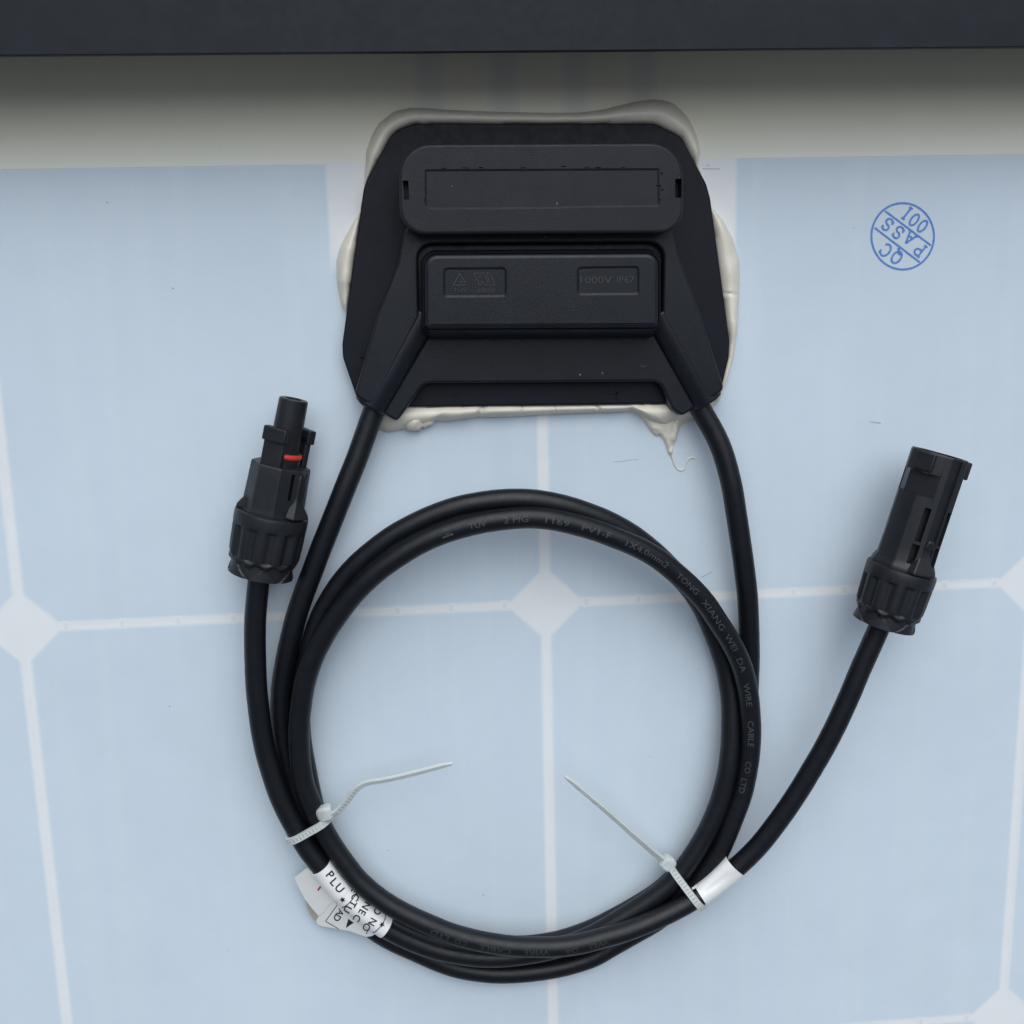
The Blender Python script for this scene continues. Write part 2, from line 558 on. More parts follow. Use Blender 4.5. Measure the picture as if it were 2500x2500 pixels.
# white insulating strip laminated over the cells behind the box
s = [P(802, 560), P(1800, 560), P(1796, 745), P(806, 745)]
xl = (s[0].x + s[3].x) / 2; xr = (s[1].x + s[2].x) / 2
yb = P(1300, 628).y; yi = P(1300, 590).y
V = [(xl, yb - 3, .075), (xr, yb - 3, .075), (xr, YT - .1, .075), (xl, YT - .1, .075), (xl + .9, yi, .085), (xr - .9, yi, .085), (xr - .9, YT + .5, .085), (xl + .9, YT + .5, .085)]
st = make("insulating_strip", V, [(0, 1, 5, 4), (1, 2, 6, 5), (4, 5, 6, 7), (3, 0, 4, 7)], M_STRIP, panel, 0)
inner_attr(st, [0.0] * 4 + [1.0] * 4)
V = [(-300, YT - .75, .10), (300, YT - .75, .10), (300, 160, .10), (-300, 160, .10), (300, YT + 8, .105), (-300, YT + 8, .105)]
mg = make("edge_margin", V, [(0, 1, 4, 5), (5, 4, 2, 3)], M_MARGIN, panel, 0)  # sheet edge patch; the olive cast under the flange is partly in its colour
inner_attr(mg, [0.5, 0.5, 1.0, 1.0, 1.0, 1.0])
for u in (1047, 1228, 1406, 1569):
    q = P(u, 150)
    fade_patch("ribbon", [Vector(t) for t in ((q.x - 4.2, YT + 4), (q.x + 4.2, YT + 4), (q.x + 4.2, YT + 45), (q.x - 4.2, YT + 45))], 0.125, M_RIBBON, 2.6)

# inspection stamp
def px_decal(name, geo, mat, parent, fx, z):
    """flat print: geo in a local 2-D frame, fx maps it to photo pixels, z height (number or function of pixel)"""
    v, f = geo
    pts = []
    for x, y in v:
        u, w = fx(x, y)
        pts.append(P(u, w, z(u, w) if callable(z) else z))
    return make(name, pts, f, mat, parent, 0)
ST = lambda x, y: (2080 + x / 7.728, 450 + y / 7.728)
stamp_c = P(2204, 577, 0)
lines = [arc(958, 980, 590, 626, 0, 360, 72)]
geo = stroke_geo(lines, 38)
stamp = px_decal("quality_stamp", geo, M_STAMP, panel, ST, 0.12)
stamp['label'] = "round blue ink stamp reading QC PASS 001"
stz = [0.13]
def sub_stamp(name, geo):
    stz[0] += 0.006
    return px_decal(name, geo, M_STAMP, stamp, ST, stz[0])
sub_stamp("stamp_line", stroke_geo([[(625, 500), (1492, 1152)]], 35))
sub_stamp("stamp_line", stroke_geo([[(428, 818), (1282, 1470)]], 35))
SER = .10
GL = {  # thin serif letters as strokes in a unit-high box
 '1': ([[(.25, 0), (.25, 1)], [(.1, 0), (.4, 0)], [(.1, 1), (.4, 1)]], .5),
 '0': ([arc(.3, .5, .24, .5, 0, 360, 24)], .6),
 'P': ([[(.15, 0), (.15, 1)], [(.0, 0), (.3, 0)], [(.0, 1), (.3, 1)], [(.15, 1), (.4, 1)] + arc(.4, .74, .24, .26, 90, -90, 12) + [(.15, .48)]], .7),
 'A': ([[(.08, 0), (.4, 1)], [(.4, 1), (.72, 0)], [(.2, .36), (.6, .36)], [(-.06, 0), (.22, 0)], [(.58, 0), (.86, 0)]], .85),
 'S': ([arc(.33, .75, .25, .25, 30, 270, 16) + arc(.33, .25, .27, .25, 90, -150, 16), [(.56, .72), (.56, .98)], [(.06, .02), (.06, .3)]], .68),
 'Q': ([arc(.38, .5, .32, .5, 0, 360, 24), arc(.38, .05, .13, .13, 180, 20, 8) + [(.62, -.12), (.74, -.08)]], .8),
 'C': ([arc(.42, .5, .34, .5, 45, 320, 20), [(.7, .68), (.7, .95)]], .8),
}
def stamp_word(word, starts, h):
    rx = Vector((-.79, -.615)); up = Vector((-.615, .79))
    for ch, (sx, sy) in zip(word, starts):
        ln, w = GL[ch]; V = []; Fc = []
        stz[0] += 0.006
        for k, l in enumerate(ln):
            v, f = stroke_geo([[(x * h, y * h) for x, y in l]], 35)
            n = len(V)
            for x, y in v:
                q = Vector((sx, sy)) + rx * (x - w * h / 2) + up * (y - h / 2)
                V.append(P(*ST(q.x, q.y), stz[0] + .004 * k))
            Fc += [tuple(i + n for i in q) for q in f]
        make("stamp_letter", V, Fc, M_STAMP, stamp, 0)
stamp_word("PASS", [(1285, 1235), (1085, 1015), (872, 905), (672, 755)], 238)
stamp_word("QC", [(842, 1372), (640, 1240)], 244)
stamp_word("001", [(1335, 785), (1180, 668), (1042, 545)], 245)
# small marks on the sheet
for a, b2, w in (((1715, 412), (1758, 412.5), 2.2), ((1724, 404), (1734, 405), 1.6), ((1712, 1409), (1738, 1397), 1.6), ((2124, 1029), (2150, 1033), 2.2), ((1500, 1128), (1560, 1121), 1.0)):
    v, f = stroke_geo([[a, b2]], w)
    px_decal("scratch", (v, f), M_MARK, panel, lambda x, y: (x, y), 0.11)

# ------------------------------------------------------------------ junction box
C1 = lambda pts: from_crop(pts, 780, 220, 1.8226)
plate_px = C1([(430, 148), (1495, 148), (1610, 205), (1722, 415), (1740, 480), (1826, 1120), (1822, 1190), (1775, 1392), (180, 1412), (104, 1190), (101, 1130), (196, 440), (212, 395), (330, 180)])
Z_PLATE, Z_BODY, Z_LID, Z_BLOCK = 4.0, 10.2, 16.6, 17.0
jb0 = P(1310, 690, 0)
jbox = empty("junction_box", (jb0.x, jb0.y, 0))
tag(jbox, "black plastic junction box glued to the panel with two legs for the cables", "junction box")
plate = round_poly(P2(plate_px, Z_PLATE), [5.0, 6.5, 4, 6, 4, 6, 4, 3, 3, 5, 5, 6, 5, 6], 6)
mb = MB(); slab(mb, plate, 0.9, Z_PLATE, 0.45, 0, 3)
mb.build("base_plate", M_PLATE, jbox)
# body: a lower tray with two legs, and a raised yoke that carries the lid and the cable barrels
body_px = C1([(375, 600), (1578, 590), (1604, 735), (1700, 1000), (1806, 1335), (1612, 1458), (1567, 1425), (1512, 1302), (468, 1310), (372, 1448), (345, 1482), (151, 1365), (168, 1310), (250, 1015), (345, 775)])
Z_TRAY = 7.6
body = round_poly(P2(body_px, Z_TRAY), [2, 2, 3, 2, 1.6, 1.6, 2.0, 2.6, 2.6, 2.0, 1.6, 1.6, 2, 2, 3], 6)
mb = MB(); slab(mb, body, Z_PLATE - 0.4, Z_TRAY, 0.7, 0.25, 4)
mb.build("body", M_BOX, jbox)
yoke_px = C1([(375, 600), (1578, 590), (1604, 735), (1700, 1000), (1806, 1335), (1728, 1384), (1524, 1007), (1531, 683), (439, 690), (447, 1010), (238, 1412), (151, 1362), (168, 1308), (250, 1015), (345, 775)])
yoke = round_poly(P2(yoke_px, Z_BODY), [2, 2, 3, 2, 1.6, 1.5, 2, 3.2, 3.2, 2, 1.5, 1.6, 2, 2, 3], 6)
mb = MB(); slab(mb, yoke, Z_TRAY - 1.0, Z_BODY, 0.75, 0.1, 6)
mb.build("yoke", M_BOX, jbox)
# raised block
blo = round_poly(P2(C1([(452, 712), (1520, 706), (1520, 1062), (1486, 1100), (484, 1106), (452, 1062)]), 11), [3.2, 3.2, 2.2, 2, 2, 2.2], 6)
top_px = C1([(470, 733), (1508, 727), (1508, 1046), (1496, 1056), (486, 1062), (472, 1052)])
blt = round_poly(P2(top_px, Z_BLOCK), [2.6, 2.6, 1.5, 1.4, 1.4, 1.5], 6)
def lerp_poly(a, b, t): return [p.lerp(q, t) for p, q in zip(a, b)]
rings = [lift(blo, 7.2), lift(blo, 10.5), lift(lerp_poly(blo, blt, .5), 14.6), lift(lerp_poly(blo, blt, .8), 16.3)]
for k in range(7):
    a = PI / 2 * k / 6
    rings.append(lift(inset(blt, 1.1 * (1 - math.cos(a)) - .15), Z_BLOCK - 1.1 + 1.1 * math.sin(a)))
mb = MB(); loft(mb, rings)
block = mb.build("terminal_block_cover", M_BOX, jbox, 19)
rec = []
for pts in ([(550, 789), (834, 787), (835, 922), (550, 924)], [(1145, 785), (1424, 781), (1425, 912), (1145, 914)]):
    q = round_poly(P2(C1(pts), Z_BLOCK), 1.0, 4)
    mb = MB(); loft(mb, [lift(inset(q, .5), Z_BLOCK - 0.34), lift(q, Z_BLOCK), lift(inset(q, -.1), Z_BLOCK + 2)]); rec.append(mb)
cut(block, rec, 19)
# half-round cable barrels along the legs
def barrel(a, b, r, za, zb, ra=None):
    pa, pb = P(*a, za), P(*b, zb)
    pth = Path(resample([pa, pb], 1.0))
    mb = MB(); tube(mb, pth, r, 64)
    return bevel_obj(mb.build("cable_barrel", M_BOX, jbox), 0.5, 3, 50)
C7 = lambda x, y: (830 + x / 3.864, 620 + y / 3.864)
C8 = lambda x, y: (1330 + x / 3.45, 620 + y / 3.45)
barrel(C7(800, 560), C7(280, 1446), 3.9, Z_BODY - 3.93, Z_BODY - 3.93)
barrel(C8(945, 490), C8(1368, 1243), 3.9, Z_BODY - 3.93, Z_BODY - 3.93)
# lid with overhang, pressed-in label field and two latch slots
lid_px = C1([(352, 238), (1618, 232), (1622, 636), (358, 644)])
lid_o = round_poly(P2(lid_px, Z_LID), [7.0, 7.4, 5.2, 5.6], 10)
mb = MB(); slab(mb, inset(lid_o, 1.6), Z_PLATE - .4, 11.8, 0.3, 0, 2)
mb.build("lid_neck", M_BOX, jbox)
mb = MB()
rings = [lift(inset(lid_o, 0.5), 11.4), lift(lid_o, 11.9)]
for k in range(7):
    a = PI / 2 * k / 6
    rings.append(lift(inset(lid_o, 0.8 * (1 - math.cos(a))), Z_LID - .8 + .8 * math.sin(a)))
loft(mb, rings)
lid = mb.build("lid", M_LID, jbox)
cuts = []
fld = [(468, 352), (900, 350), (1512, 347), (1515, 510), (1503, 520), (1200, 523), (1000, 529), (486, 532), (468, 512)]
q = P2(C1(fld), Z_LID)
q = round_poly(q, [.3, 0, .3, .8, .8, 0, 0, 1.2, 1.2], 4)
mb = MB(); loft(mb, [lift(inset(q, .45), Z_LID - 0.30), lift(q, Z_LID), lift(inset(q, -.1), Z_LID + 2)]); cuts.append(mb)
for pts in ([(371, 403), (395, 402), (400, 486), (376, 488)], [(1583, 396), (1612, 394), (1611, 478), (1581, 480)]):
    q = P2(C1(pts), Z_LID)
    mb = MB(); loft(mb, [lift(q, Z_LID - 3.6), lift(q, Z_LID + 2)]); cuts.append(mb)
for (x, y, w, h) in ((553, 348, 26, 7), (650, 347, 36, 9), (718, 346, 22, 10), (905, 346, 30, 6), (1085, 340, 24, 10), (1190, 345, 26, 6), (1240, 345, 30, 7), (1350, 344, 22, 6), (1508, 428, 26, 16), (1522, 372, 10, 26), (1524, 445, 18, 22), (1513, 488, 12, 20), (466, 490, 9, 22), (470, 440, 7, 20)):
    h *= .62
    q = round_poly(P2(C1([(x - w / 2, y - h / 2), (x + w / 2, y - h / 2 + random.uniform(-1, 1)), (x + w / 2 - 3, y + h / 2), (x - w / 2 + 4, y + h / 2)]), Z_LID), 0.4, 2)
    mb = MB(); loft(mb, [lift(q, Z_LID - 0.30 - random.random() * .3), lift(q, Z_LID + 2)]); cuts.append(mb)
cut(lid, cuts, 19)
# notch plate at the left edge of the base
mb = MB(); slab(mb, round_poly(P2(C1([(205, 1100), (260, 1096), (250, 1190), (180, 1192)]), 4.4), .4, 3), 3.8, 4.5, .15, 0, 2)
mb.build("hinge_tab", M_PLATE, jbox)
# moulded letters
def emboss(name, geo, fx, z, h=0.16, mat=None, parent=jbox):
    v, f = geo; n = len(v)
    lo = [P(*fx(x, y), z) for x, y in v]
    vv = [p - Vector((0, 0, 0.05)) for p in lo] + [p + Vector((0, 0, h)) for p in lo]
    ec = {}
    for q in f:
        for i in range(len(q)):
            e = (q[i], q[(i + 1) % len(q)]); ec[tuple(sorted(e))] = ec.get(tuple(sorted(e)), []) + [e]
    ff = [tuple(i + n for i in q) for q in f]
    for es in ec.values():
        if len(es) == 1:
            a, b = es[0]; ff.append((a, b, b + n, a + n))
    return make(name, vv, ff, mat or M_EMBOSS, parent, 0)
def word_px(word, x0, y0, x1, h, res=2):
    """text filling x0..x1 with baseline y0 and cap height h, in crop pixels (y down)"""
    v, f, w = text_geo(word, res)
    k = (x1 - x0) / w; kh = h / 0.70
    return [(x0 + a * k, y0 - b * kh) for a, b in v], f
CB = lambda x, y: (1000 + x / 6.44, 480 + y / 6.44)
ZR = Z_BLOCK - 0.34
emboss("moulded_letter", word_px("TÜV", 690, 1500, 895, 62), CB, ZR)
emboss("moulded_letter", word_px("600V", 1068, 1508, 1345, 75), CB, ZR)
emboss("moulded_logo", stroke_geo([[(785, 1205), (690, 1395), (890, 1385)], [(785, 1205), (868, 1345), (748, 1352), (840, 1335)]], 13), CB, ZR)
emboss("moulded_logo", stroke_geo([[(1000, 1205), (1165, 1205)], [(1000, 1205), (1060, 1312), (1082, 1312), (1082, 1390), (1130, 1390), (1130, 1322), (1190, 1392), (1330, 1392), (1270, 1205), (1215, 1205), (1255, 1345), (1226, 1345), (1165, 1205)], [(1080, 1240), (1132, 1240)], [(1085, 1276), (1130, 1276)]], 12), CB, ZR)
emboss("moulded_letter", word_px("1000V", 300, 248, 565, 60), C8, ZR)
emboss("moulded_letter", word_px("IP67", 605, 245, 752, 58), C8, ZR)
emboss("moulded_sign", stroke_geo([[(1045, 1330), (1135, 1330)], [(1045, 1347), (1130, 1347)]], 7), C7, Z_PLATE, 0.15, M_PLATE)
emboss("moulded_sign", stroke_geo([[(500, 1168), (660, 1168)], [(608, 1135), (608, 1222)]], 14), C8, Z_PLATE, 0.3, M_PLATE)
emboss("moulded_mark", stroke_geo([[(806, 932), (815, 948), (846, 946), (850, 938)]], 6), C8, Z_BODY, 0.12)
# crumbs of swarf lying on the box
for (u, v, z, L, a) in ((1073, 607, 7.2, 6, .1), (1416, 915, Z_BODY, 4, -.6), (1471, 911, Z_BODY, 3, 1.4), (1332, 578, 10, 5, .8), (1360, 497, Z_LID - .3, 5, 1.2), (1103, 455, Z_LID - .3, 3, 1.5)):
    dv = Vector((math.cos(a), math.sin(a))) * L / 2
    q = P(u, v, z); A_ = P(u - dv.x, v + dv.y, z + .1); B_ = P(u + dv.x, v - dv.y, z + .25)
    mb = MB(); tube(mb, Path(resample([A_, (A_ + B_) / 2 + Vector((0, .04, .1)), B_], 0.1)), 0.09, 6)
    mb.build("plastic_crumb", plastic("crumb", (0.35, 0.35, 0.34), .5) if "crumb" not in bpy.data.materials else bpy.data.materials["crumb"], jbox)

# ------------------------------------------------------------------ sealant squeezed out round the base plate
seal_px = C1([(204, 345), (208, 270), (232, 200), (262, 148), (330, 95), (400, 78), (480, 80), (560, 86), (700, 93), (850, 97), (1000, 100), (1150, 100), (1260, 86), (1400, 52), (1480, 40), (1530, 43), (1575, 58), (1612, 90), (1645, 130), (1678, 200), (1692, 265), (1682, 335)]) + \
    C1([(1720, 450)]) + C1([(1742, 522), (1790, 572), (1838, 655), (1868, 760), (1870, 850), (1866, 950), (1858, 1080), (1842, 1180), (1815, 1280), (1780, 1380), (1700, 1452), (1600, 1478), (1540, 1500), (1480, 1480), (1440, 1450), (1390, 1425), (1340, 1432), (1280, 1436), (1150, 1440), (1000, 1446), (850, 1455), (700, 1458), (620, 1468), (560, 1478), (510, 1472), (480, 1490), (440, 1500), (400, 1506), (300, 1526), (265, 1512), (200, 1440)]) + \
    C1([(140, 1260), (112, 1160), (128, 1018), (95, 950), (76, 850), (75, 760), (90, 700), (112, 655), (150, 590), (178, 545), (196, 450)])
sealant = empty("sealant_bead", (jb0.x, jb0.y, 0))
tag(sealant, "cream silicone sealant squeezed out around the junction box edge", "sealant")
so = [P(u, v, 0.0).to_2d() for u, v in seal_px]
so = round_poly(so, 2.0, 3)
ctr = jb0.to_2d()
def ray_r(poly, a):
    d = Vector((math.cos(a), math.sin(a))); best = 0
    for i in range(len(poly)):
        p, q = poly[i - 1] - ctr, poly[i] - ctr
        e = q - p; den = d.x * e.y - d.y * e.x
        if abs(den) < 1e-9: continue
        t = (p.x * e.y - p.y * e.x) / den; s_ = (p.x * d.y - p.y * d.x) / den
        if t > 0 and 0 <= s_ <= 1: best = max(best, t)
    return best
N = 720; FR = 12
rows = []
for i in range(N):
    a = 2 * PI * i / N
    ro, rp = ray_r(so, a), ray_r(plate, a)
    w = max(0.0, ro - rp)
    up_side = math.sin(a) > 0.35
    H = min(4.4, 1.2 + 0.85 * w) if w > 0 else 0.9
    H *= 1 + 0.02 * math.sin(a * 23 + 1) + 0.015 * math.sin(a * 41)
    dents = [(-.62, .03, .9), (-1.13, .012, .8), (-2.02, .02, 1.0), (-1.72, .007, .5), (-1.45, .005, .4), (-.08, .006, .4)]
    for da, wd, k in dents:
        H -= k * math.exp(-((((a + PI) % (2 * PI) - PI) - da) / wd) ** 2)
    rin = rp - 1.6
    col = []
    for k in range(FR + 1):
        t = k / FR
        r = ro + (rin - ro) * t
        tw = (ro - r) / max(0.3, ro - rp)          # 0 at the outer edge, 1 at the plate
        if tw < 1: zz = H * math.sin(min(1, tw * 1.5) * PI / 2) ** 0.75 - max(0, tw - .62) ** 2 * H * 2.6
        else: zz = min(0.9, H)
        col.append(Vector((ctr.x + math.cos(a) * r, ctr.y + math.sin(a) * r, max(0.0, zz) if k else -0.02)))
    rows.append(col)
V = [q for c in rows for q in c]; Fc = []
for i in range(N):
    j = (i + 1) % N
    for k in range(FR):
        Fc.append((i * (FR + 1) + k, j * (FR + 1) + k, j * (FR + 1) + k + 1, i * (FR + 1) + k + 1))
make("bead", V, Fc, M_SEAL, sealant, 70, False)
# pulled tail of sealant by the right-hand leg, ending in a thin thread
def blob(name, pts, radii, flat=0.55):
    n0 = [P(u, v, z) for u, v, z in pts]
    d = catmull(n0, 0.5); pth = Path(d); n = len(d)
    def rf(s, a):
        t = s / pth.s[-1] * (len(radii) - 1); i = min(int(t), len(radii) - 2)
        return radii[i] + (radii[i + 1] - radii[i]) * (t - i)
    mb = MB()
    rings = []
    for i in range(n):
        r = rf(pth.s[i], 0)
        rings.append([pth.p[i] + Vector((0, 0, 1)) * (math.cos(2 * PI * k / 14) * r * flat) + pth.side[i] * (math.sin(2 * PI * k / 14) * r * (1 + .12 * math.sin(i * .9 + k))) for k in range(14)])
    loft(mb, rings)
    return mb.build(name, M_SEAL, sealant, 60)
from mathutils.geometry import delaunay_2d_cdt
def dome(name, outline_px, H, fall, folds=(), step=0.4):
    o = [P(u, v, 0).to_2d() for u, v in outline_px]
    o = [q.to_2d() for q in smooth_path([Vector((a.x, a.y, 0)) for a in resample([Vector((a.x, a.y, 0)) for a in o + [o[0]]], .35)[:-1]], 2)]
    n = len(o)
    x0, x1 = min(a.x for a in o), max(a.x for a in o); y0, y1 = min(a.y for a in o), max(a.y for a in o)
    def dist(q, ln, closed):
        best = 1e9
        for k in range(0 if closed else 1, len(ln)):
            a, b = ln[k - 1], ln[k]; e = b - a
            t = max(0, min(1, (q - a).dot(e) / max(1e-9, e.length_squared)))
            best = min(best, (q - a - e * t).length)
        return best
    def inside(q):
        c = False
        for k in range(n):
            a, b = o[k - 1], o[k]
            if (a.y > q.y) != (b.y > q.y) and q.x < (b.x - a.x) * (q.y - a.y) / (b.y - a.y) + a.x: c = not c
        return c
    pts = list(o); y = y0
    while y < y1:
        x = x0
        while x < x1:
            q = Vector((x + random.uniform(-.08, .08), y + random.uniform(-.08, .08)))
            if inside(q) and dist(q, o, True) > .22: pts.append(q)
            x += step
        y += step
    r = delaunay_2d_cdt(pts, [(k, (k + 1) % n) for k in range(n)], [], 1, 1e-5)
    fl = [[P(u, v, 0).to_2d() for u, v in f] for f, _, _ in folds]
    V = []
    for q in r[0]:
        d = dist(q, o, True)
        z = H * (1 - math.exp(-d / fall)) if d > 1e-3 else -.02
        if d > 1e-3:
            for ln, (_, hh, ww) in zip(fl, folds): z += hh * math.exp(-(dist(q, ln, False) / ww) ** 2) * min(1, d / .6)
        V.append((q.x, q.y, z))
    return make(name, V, [tuple(f) for f in r[2]], M_SEAL, sealant, 75, False)
ZT = lambda x, y: (1500 + x / 6.44, 950 + y / 6.44)
dome("pulled_tail", [ZT(*p) for p in [(40, 215), (-60, 300), (60, 385), (170, 372), (290, 366), (360, 405), (420, 465), (480, 545), (540, 640), (600, 705), (650, 745), (690, 745), (700, 720), (760, 795), (800, 890), (830, 990), (868, 1062), (905, 1105), (918, 1000), (935, 890), (985, 760), (1010, 650), (1060, 565), (1150, 522), (1240, 485), (1262, 430), (1200, 330), (1000, 240), (800, 180), (400, 190)]],
     2.1, 1.3, [([ZT(*p) for p in [(940, 430), (905, 600), (880, 760), (878, 920)]], -.9, .35), ([ZT(*p) for p in [(830, 290), (945, 430), (930, 600), (915, 760)]], .8, .8), ([ZT(*p) for p in [(180, 300), (420, 430), (600, 620), (760, 770), (850, 980)]], .6, .9), ([ZT(*p) for p in [(610, 640), (660, 660), (720, 740)]], -.5, .3), ([ZT(*p) for p in [(1000, 640), (960, 780), (930, 920)]], .4, .4)])
blob("pulled_thread", [(1640, 1110, .3), (1648, 1135, .2), (1660, 1149, .2), (1670, 1145, .2), (1676, 1128, .25), (1686, 1117, .3), (1698, 1119, .2)], [.35, .22, .2, .18, .2, .16])
blob("torn_lump", [(1003, 1008, 1.5), (1015, 1030, 1.6), (1030, 1045, 1.2)], [2.0, 2.8, 1.2], .9)
blob("torn_lump", [(1030, 1035, 1.2), (1045, 1025, 1.6), (1055, 1012, 1.2)], [1.2, 1.6, .9], .9)

# ------------------------------------------------------------------ cables
R = 2.56
CA = [(955, 915, 5.4), (918, 990, 5.4), (883.5, 1086, 6.2), (847, 1179.5, 7.0), (786, 1335, 7.0), (724, 1500, 6.0), (702, 1593, 5.2), (687, 1686, 4.0), (687, 1780, 3.0),
      (703, 1873, 2.7), (735, 1985, 2.7), (778, 2090, 2.7), (832, 2185, 2.7), (909.7, 2267.7, 2.7), (1012, 2322, 2.7), (1116, 2363, 2.7), (1233, 2376, 2.7), (1350.7, 2364.6, 2.7), (1450, 2336.6, 2.8), (1486, 2315, 3.0), (1570, 2268, 3.6), (1607, 2246, 4.0), (1655, 2205, 5.4), (1696, 2163, 7.0), (1721, 2132, 7.8), (1755.5, 2080, 8.4), (1788, 2004.7, 8.6), (1811.5, 1942.5, 8.7), (1826, 1880, 8.8), (1833, 1810.6, 8.9), (1832.6, 1756, 9.0), (1825, 1682, 9.4), (1811.5, 1624, 9.9), (1791, 1578, 10.3), (1755, 1520, 10.8), (1721.7, 1470.7, 11.4), (1667, 1413.8, 12.2), (1584, 1349, 13.2), (1490, 1307.6, 14.0), (1397.5, 1278.6, 14.6), (1297.8, 1263, 15.0), (1183, 1274, 15.0), (1074.6, 1304, 14.6), (966, 1362, 13.7), (873.5, 1438, 12.4), (817, 1512, 11.2), (776, 1580, 10.2), (752, 1640, 9.6), (738, 1697, 9.1), (732, 1748, 8.7), (729.7, 1798, 8.4), (732, 1846, 8.1), (742, 1911.5, 7.9), (758.6, 1959.6, 7.8), (781, 2007.8, 7.8), (808, 2059, 7.9), (845, 2111.8, 8.2), (883, 2157, 8.6), (947, 2207, 9.4), (1036, 2253, 10.4), (1116, 2284, 11.2), (1195, 2302.5, 11.9), (1271.5, 2311, 12.4), (1349, 2312, 12.6), (1416, 2304.5, 12.6), (1456.6, 2294.4, 12.5), (1542, 2269, 12.1), (1606, 2242, 11.6), (1673, 2207.6, 11.0), (1712.8, 2184, 10.7), (1757, 2152, 10.6), (1802, 2115, 10.8), (1838, 2081, 11.2), (1865.5, 2048, 11.6), (1904.3, 1998, 12.2), (1944.7, 1939.4, 12.8), (1978.9, 1885, 13.3), (2013, 1824.5, 13.8), (2044, 1764, 14.2), (2076.7, 1691, 14.6), (2110.9, 1611.8, 14.9), (2145, 1535.7, 15.1), (2153, 1516, 15.2), (2168, 1475, 15.2)]
CBL = [(1668, 915, 5.4), (1692, 960, 5.4), (1714, 1005, 5.5), (1757, 1083.8, 6.3), (1782, 1165, 7.0), (1796, 1240, 7.2), (1809, 1331, 6.9), (1821, 1420, 6.2), (1827, 1490, 5.2), (1830, 1562, 4.0), (1830, 1624, 3.2), (1827, 1686, 2.8), (1818, 1760, 2.7), (1802, 1860, 2.7), (1770, 1960, 2.7), (1720, 2050, 2.7), (1680, 2110, 2.7), (1645, 2146, 2.7), (1597, 2185, 2.7), (1511, 2236, 2.7), (1424, 2278, 2.8), (1362.6, 2297, 2.9), (1270, 2310, 3.0), (1150, 2298, 3.0), (1040, 2274, 3.0), (940, 2224, 3.0), (858, 2150, 2.9), (805, 2066, 2.8), (770, 1984, 2.8), (752, 1900, 2.8), (737, 1820, 2.9), (732, 1740, 3.2), (738, 1670, 3.8), (753, 1600, 4.8), (770, 1540, 5.7), (801, 1470, 6.8), (853.6, 1396, 8.0), (906, 1346.7, 8.9), (975, 1298.6, 9.8), (1062.7, 1256.5, 10.6), (1149, 1230, 11.1), (1236, 1219.5, 11.4), (1300, 1220, 11.4), (1341, 1226, 11.3), (1410, 1244.6, 10.8), (1479, 1270, 10.0), (1549.6, 1309.4, 8.9), (1602, 1351, 7.9), (1640, 1390, 7.0), (1674.6, 1424, 6.2), (1716, 1485, 5.2), (1747, 1555.8, 4.6), (1770.7, 1624.6, 4.5), (1782, 1682.6, 5.2), (1786, 1747.8, 6.2), (1784, 1822, 7.0), (1780, 1861, 7.4), (1767, 1927, 7.7), (1744, 1993, 7.9), (1712, 2057, 7.9), (1680, 2105, 7.9), (1643, 2152, 7.8), (1599.5, 2188, 7.7), (1541, 2227.5, 7.5), (1482, 2263, 7.3), (1422, 2294, 7.2), (1347.6, 2317, 7.1), (1276, 2332, 7.1), (1201.6, 2337.6, 7.1), (1113, 2329, 7.2), (1024.6, 2305, 7.3), (939, 2264.6, 7.5), (895, 2229, 7.6), (853, 2194, 7.7), (817, 2157, 7.8), (783, 2113.5, 7.9), (746, 2066, 7.9), (726, 2030, 7.9), (701, 1984.5, 7.9), (678, 1931.7, 7.9), (658, 1869.6, 7.9), (644, 1813.7, 8.0), (635, 1761, 8.1), (628, 1700, 8.2), (623.5, 1640, 8.4), (622.5, 1577.6, 8.6), (624, 1500, 8.8), (631, 1428, 9.0), (635, 1400, 9.0), (642, 1360, 9.0)]
def wavy(d, ph):
    p = Path(d)
    return [q + p.side[i] * (.035 * math.sin(p.s[i] * .17 + ph) + .022 * math.sin(p.s[i] * .43 + 2 * ph)) + p.up[i] * (.04 * math.sin(p.s[i] * .21 + ph)) for i, q in enumerate(d)]
pathA = Path(wavy(smooth_path(catmull([P(*q) for q in CA], 0.8), 14), .7))
pathB = Path(wavy(smooth_path(catmull([P(*q) for q in CBL], 0.8), 14), 2.1))
a0 = abs_loc(jbox)
cableA = empty("power_cable", pathA.p[2]); tag(cableA, "black cable from the minus leg of the box to the socket connector without red ring", "cable", "coiled power cables")
cableB = empty("power_cable", pathB.p[2]); tag(cableB, "black cable from the plus leg of the box to the connector with the red ring", "cable", "coiled power cables")
RJ = lambda s, a: R * (1 + .004 * math.sin(s * .7 + a) + .003 * math.sin(s * 1.9 + 2 * a))
mb = MB(); tube(mb, pathA, R, rf=RJ); mb.build("sheath", M_CABLE, cableA, 60, False)
mb = MB(); tube(mb, pathB, R, rf=RJ); mb.build("sheath", M_CABLE, cableB, 60, False)

